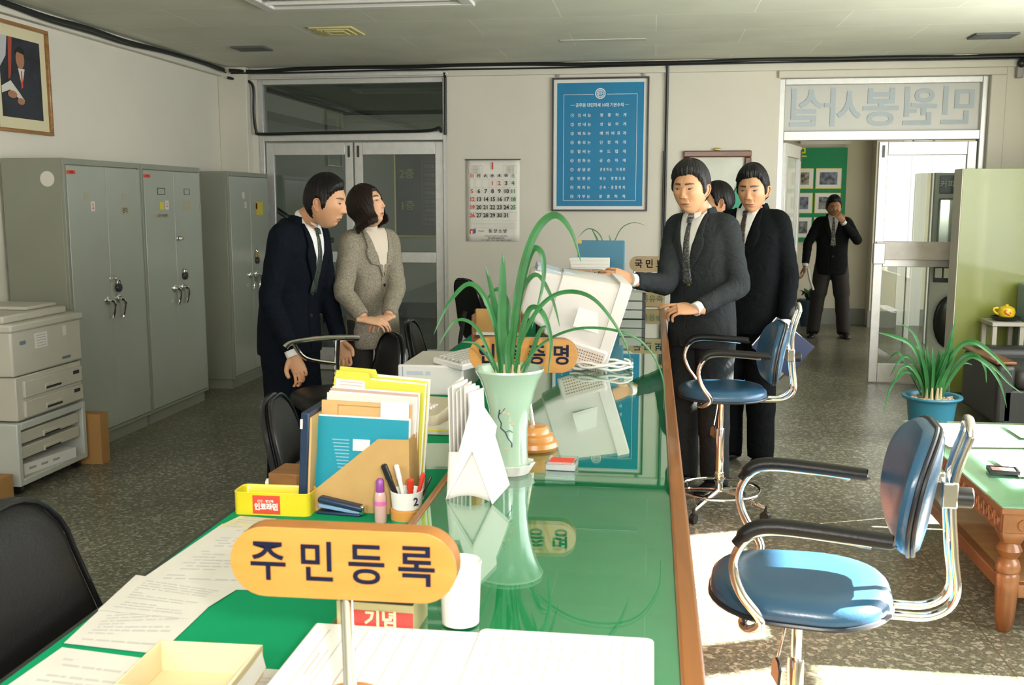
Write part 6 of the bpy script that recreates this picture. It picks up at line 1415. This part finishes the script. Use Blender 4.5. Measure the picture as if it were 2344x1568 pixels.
def tweed_mat():
    m, nt, b = nodes_mat('brown_tweed', .9, .15); tc = nt.nodes.new('ShaderNodeTexCoord')
    n = nt.nodes.new('ShaderNodeTexVoronoi'); n.inputs['Scale'].default_value = 420; nt.links.new(tc.outputs['Object'], n.inputs['Vector'])
    s = nt.nodes.new('ShaderNodeSeparateColor'); nt.links.new(n.outputs['Color'], s.inputs[0])
    nt.links.new(ramp(nt, s.outputs[0], [(.0, (.13, .115, .085)), (.35, (.22, .195, .145)), (.75, (.29, .255, .195)), (1, (.38, .335, .265))]), b.inputs['Base Color'])
    n2 = nt.nodes.new('ShaderNodeTexNoise'); n2.inputs['Scale'].default_value = 10; nt.links.new(tc.outputs['Object'], n2.inputs['Vector'])
    bp = nt.nodes.new('ShaderNodeBump'); bp.inputs['Strength'].default_value = .5; bp.inputs['Distance'].default_value = .03; nt.links.new(n2.outputs[0], bp.inputs['Height']); nt.links.new(bp.outputs[0], b.inputs['Normal']); return m
tweed = tweed_mat()
# man in grey suit pointing
tB = person('man in charcoal grey suit pointing across the counter with his open right hand', (.270, 5.38, 0), R(-38), 1.725, face(w=1.05, jaw=.24, seed=3, hairm=HB2, vol=1.25, eye=.0038, scale=1.04, gaze=-.001), head_rz=R(12), head_pitch=R(2), lean=R(6), head_at=(.190, 5.24, 1.592),
    arms=[((.075, 5.26, 1.105), (-.095, 5.12, 1.135), (-.15, -.85, .50), dict(curl=[.16, .42, .5, .55], thumb=.9, dir=(-.92, -.22, .30), spread=.03)),
          ((.445, 5.24, 1.10), (.225, 5.06, 1.00), (.1, -.55, .8), dict(curl=.75, index=.25, thumb=.4, dir=(-.95, -.15, .05)))],
    suit=grey, shirt=m_shirt, tie=tie_mat('patterned_grey_tie', (.28, .27, .22), (.03, .035, .04), 170), button_m=m_brass, vdepth=1.13, wide=.98)
# man in black suit with folder
tC = person('man in black suit and dark patterned tie holding a navy folder at his side', (.560, 5.92, 0), R(-30), 1.745, face(w=.97, jaw=.30, seed=8, vol=1.1, eye=.0036, skin=(.50, .26, .14), gaze=-.001, brow=.002, scale=1.06), head_rz=R(10), head_pitch=R(4), head_at=(.555, 5.84, 1.592),
    arms=[((.36, 6.06, 1.12), (.33, 5.92, .95), (0, 0, 1), dict(curl=.4)), ((.770, 5.84, 1.11), (.745, 5.74, .850), (.8, .4, 0), dict(curl=[.35, .4, .45, .5], thumb=.5))],
    suit=blk, shirt=m_shirt, tie=tie_mat('dark_red_patterned_tie', (.22, .10, .04), (.02, .015, .02), 120), vdepth=1.19, wide=.97)
t = thing('navy_folder', 'navy blue folder with papers held down by the man in the black suit', 'folder', (.765, 5.735, .725), rot=(R(8), R(38), R(14)))
b = MB(); b.bx(-.16, .12, -.004, .006, -.13, .09); b.build('folder_cover', mat('folder_navy', (.008, .02, .07), .45), t, bevel=.002); b = MB(); b.bx(-.165, .10, -.002, .004, -.12, .085); b.build('folder_papers', m_paper, t)
# man behind them
person('dark haired man half hidden behind the two suited men, only his head showing', (.43, 6.80, 0), R(-70), 1.66, face(w=1.0, seed=5, vol=.8), head_rz=R(-15), arms=[((.20, 6.75, 1.1), (.18, 6.65, .88), (-1, 0, 0), dict(curl=.4)), ((.56, 6.98, 1.1), (.5, 6.88, .88), (-1, 0, 0), dict(curl=.4))], suit=blk, shirt=m_shirt, tie=None, wide=.9)
# leaning man in navy suit on the left
person('man in dark navy suit leaning forward beside the black chair, seen in profile', (-1.85, 4.95, 0), R(76), 1.69, face(w=1.0, jaw=.27, seed=2, vol=.95, nose=.0215, scale=1.05), head_rz=R(8), head_pitch=R(4), head_at=(-1.612, 4.87, 1.522), lean=R(14),
    arms=[((-1.86, 4.72, 1.05), (-1.745, 4.70, .785), (0, 1, 0), dict(curl=[.55, .6, .65, .7], thumb=.3)), ((-1.71, 5.14, 1.05), (-1.63, 5.10, .80), (0, 1, 0), dict(curl=.6))],
    suit=navy, shirt=m_shirt, tie=tie_mat('dark_green_tie', (.10, .12, .06), (.008, .02, .02), 130), vdepth=1.12, wide=1.02)
# woman in tweed
person('woman with bobbed hair in brown tweed jacket and cream turtleneck, hands clasped, looking up', (-1.535, 5.41, 0), R(50), 1.62, face(w=.93, jaw=.33, nose=.016, seed=6, style='bob', lip=(.45, .12, .11), skin=(.62, .36, .22), scale=.98, eye=.0032, hand=.9, neck=.85, brow=.004, hairm=m_hair('dark_brown_hair', (.016, .009, .006))), head_rz=R(30), head_pitch=R(-24), head_at=(-1.535, 5.33, 1.500),
    arms=[((-1.61, 5.12, 1.055), (-1.485, 5.06, .925), (.1, -.4, .9), dict(curl=.5, thumb=.3, dir=(.80, .10, -.10))), ((-1.385, 5.36, 1.06), (-1.385, 5.18, .925), (.2, -.3, .9), dict(curl=.65, dir=(-.40, -.75, -.1)))],
    suit=tweed, shirt=m_shirt, coat=True, turtleneck=mat('cream_knit', (.62, .54, .44), .9, bump=.5, bscale=90), cuffs=False, trouser=mat('dark_skirt_wool', (.02, .018, .016), .9), vdepth=1.20, hem=.76, wide=.84, depthk=.95)
# man in the hall
person('man in dark suit standing in the hall with one hand raised to his mouth', (2.01, 11.75, 0), R(-6), 1.60, face(w=1.0, seed=9, skin=(.42, .22, .12)), head_rz=R(4), head_pitch=R(6),
    arms=[((1.74, 11.72, 1.06), (1.71, 11.66, .82), (1, 0, 0), dict(curl=.5)), ((2.26, 11.64, 1.10), (2.085, 11.55, 1.30), (.3, -1, .1), dict(curl=.35, dir=(-.55, .05, .8), thumb=.2))],
    suit=char, shirt=m_shirt, tie=tie_mat('grey_spotted_tie', (.4, .38, .3), (.08, .08, .08), 50), legs=dict(R=dict(foot=(-.17, 0, 0)), L=dict(foot=(.16, 0, 0))), trouser=mat('dark_brown_wool', (.022, .018, .016), .85), vdepth=1.14)
t = thing('rolled_paper', 'long pale rolled paper held down by the man in the hall', 'paper', (1.735, 11.60, .76), rot=(0, R(-8), 0)); b = MB(); b.tube([(0, 0, .03), (.01, 0, -.10), (.035, 0, -.22)], .014, 10); b.build('paper_roll', m_paper2, t)
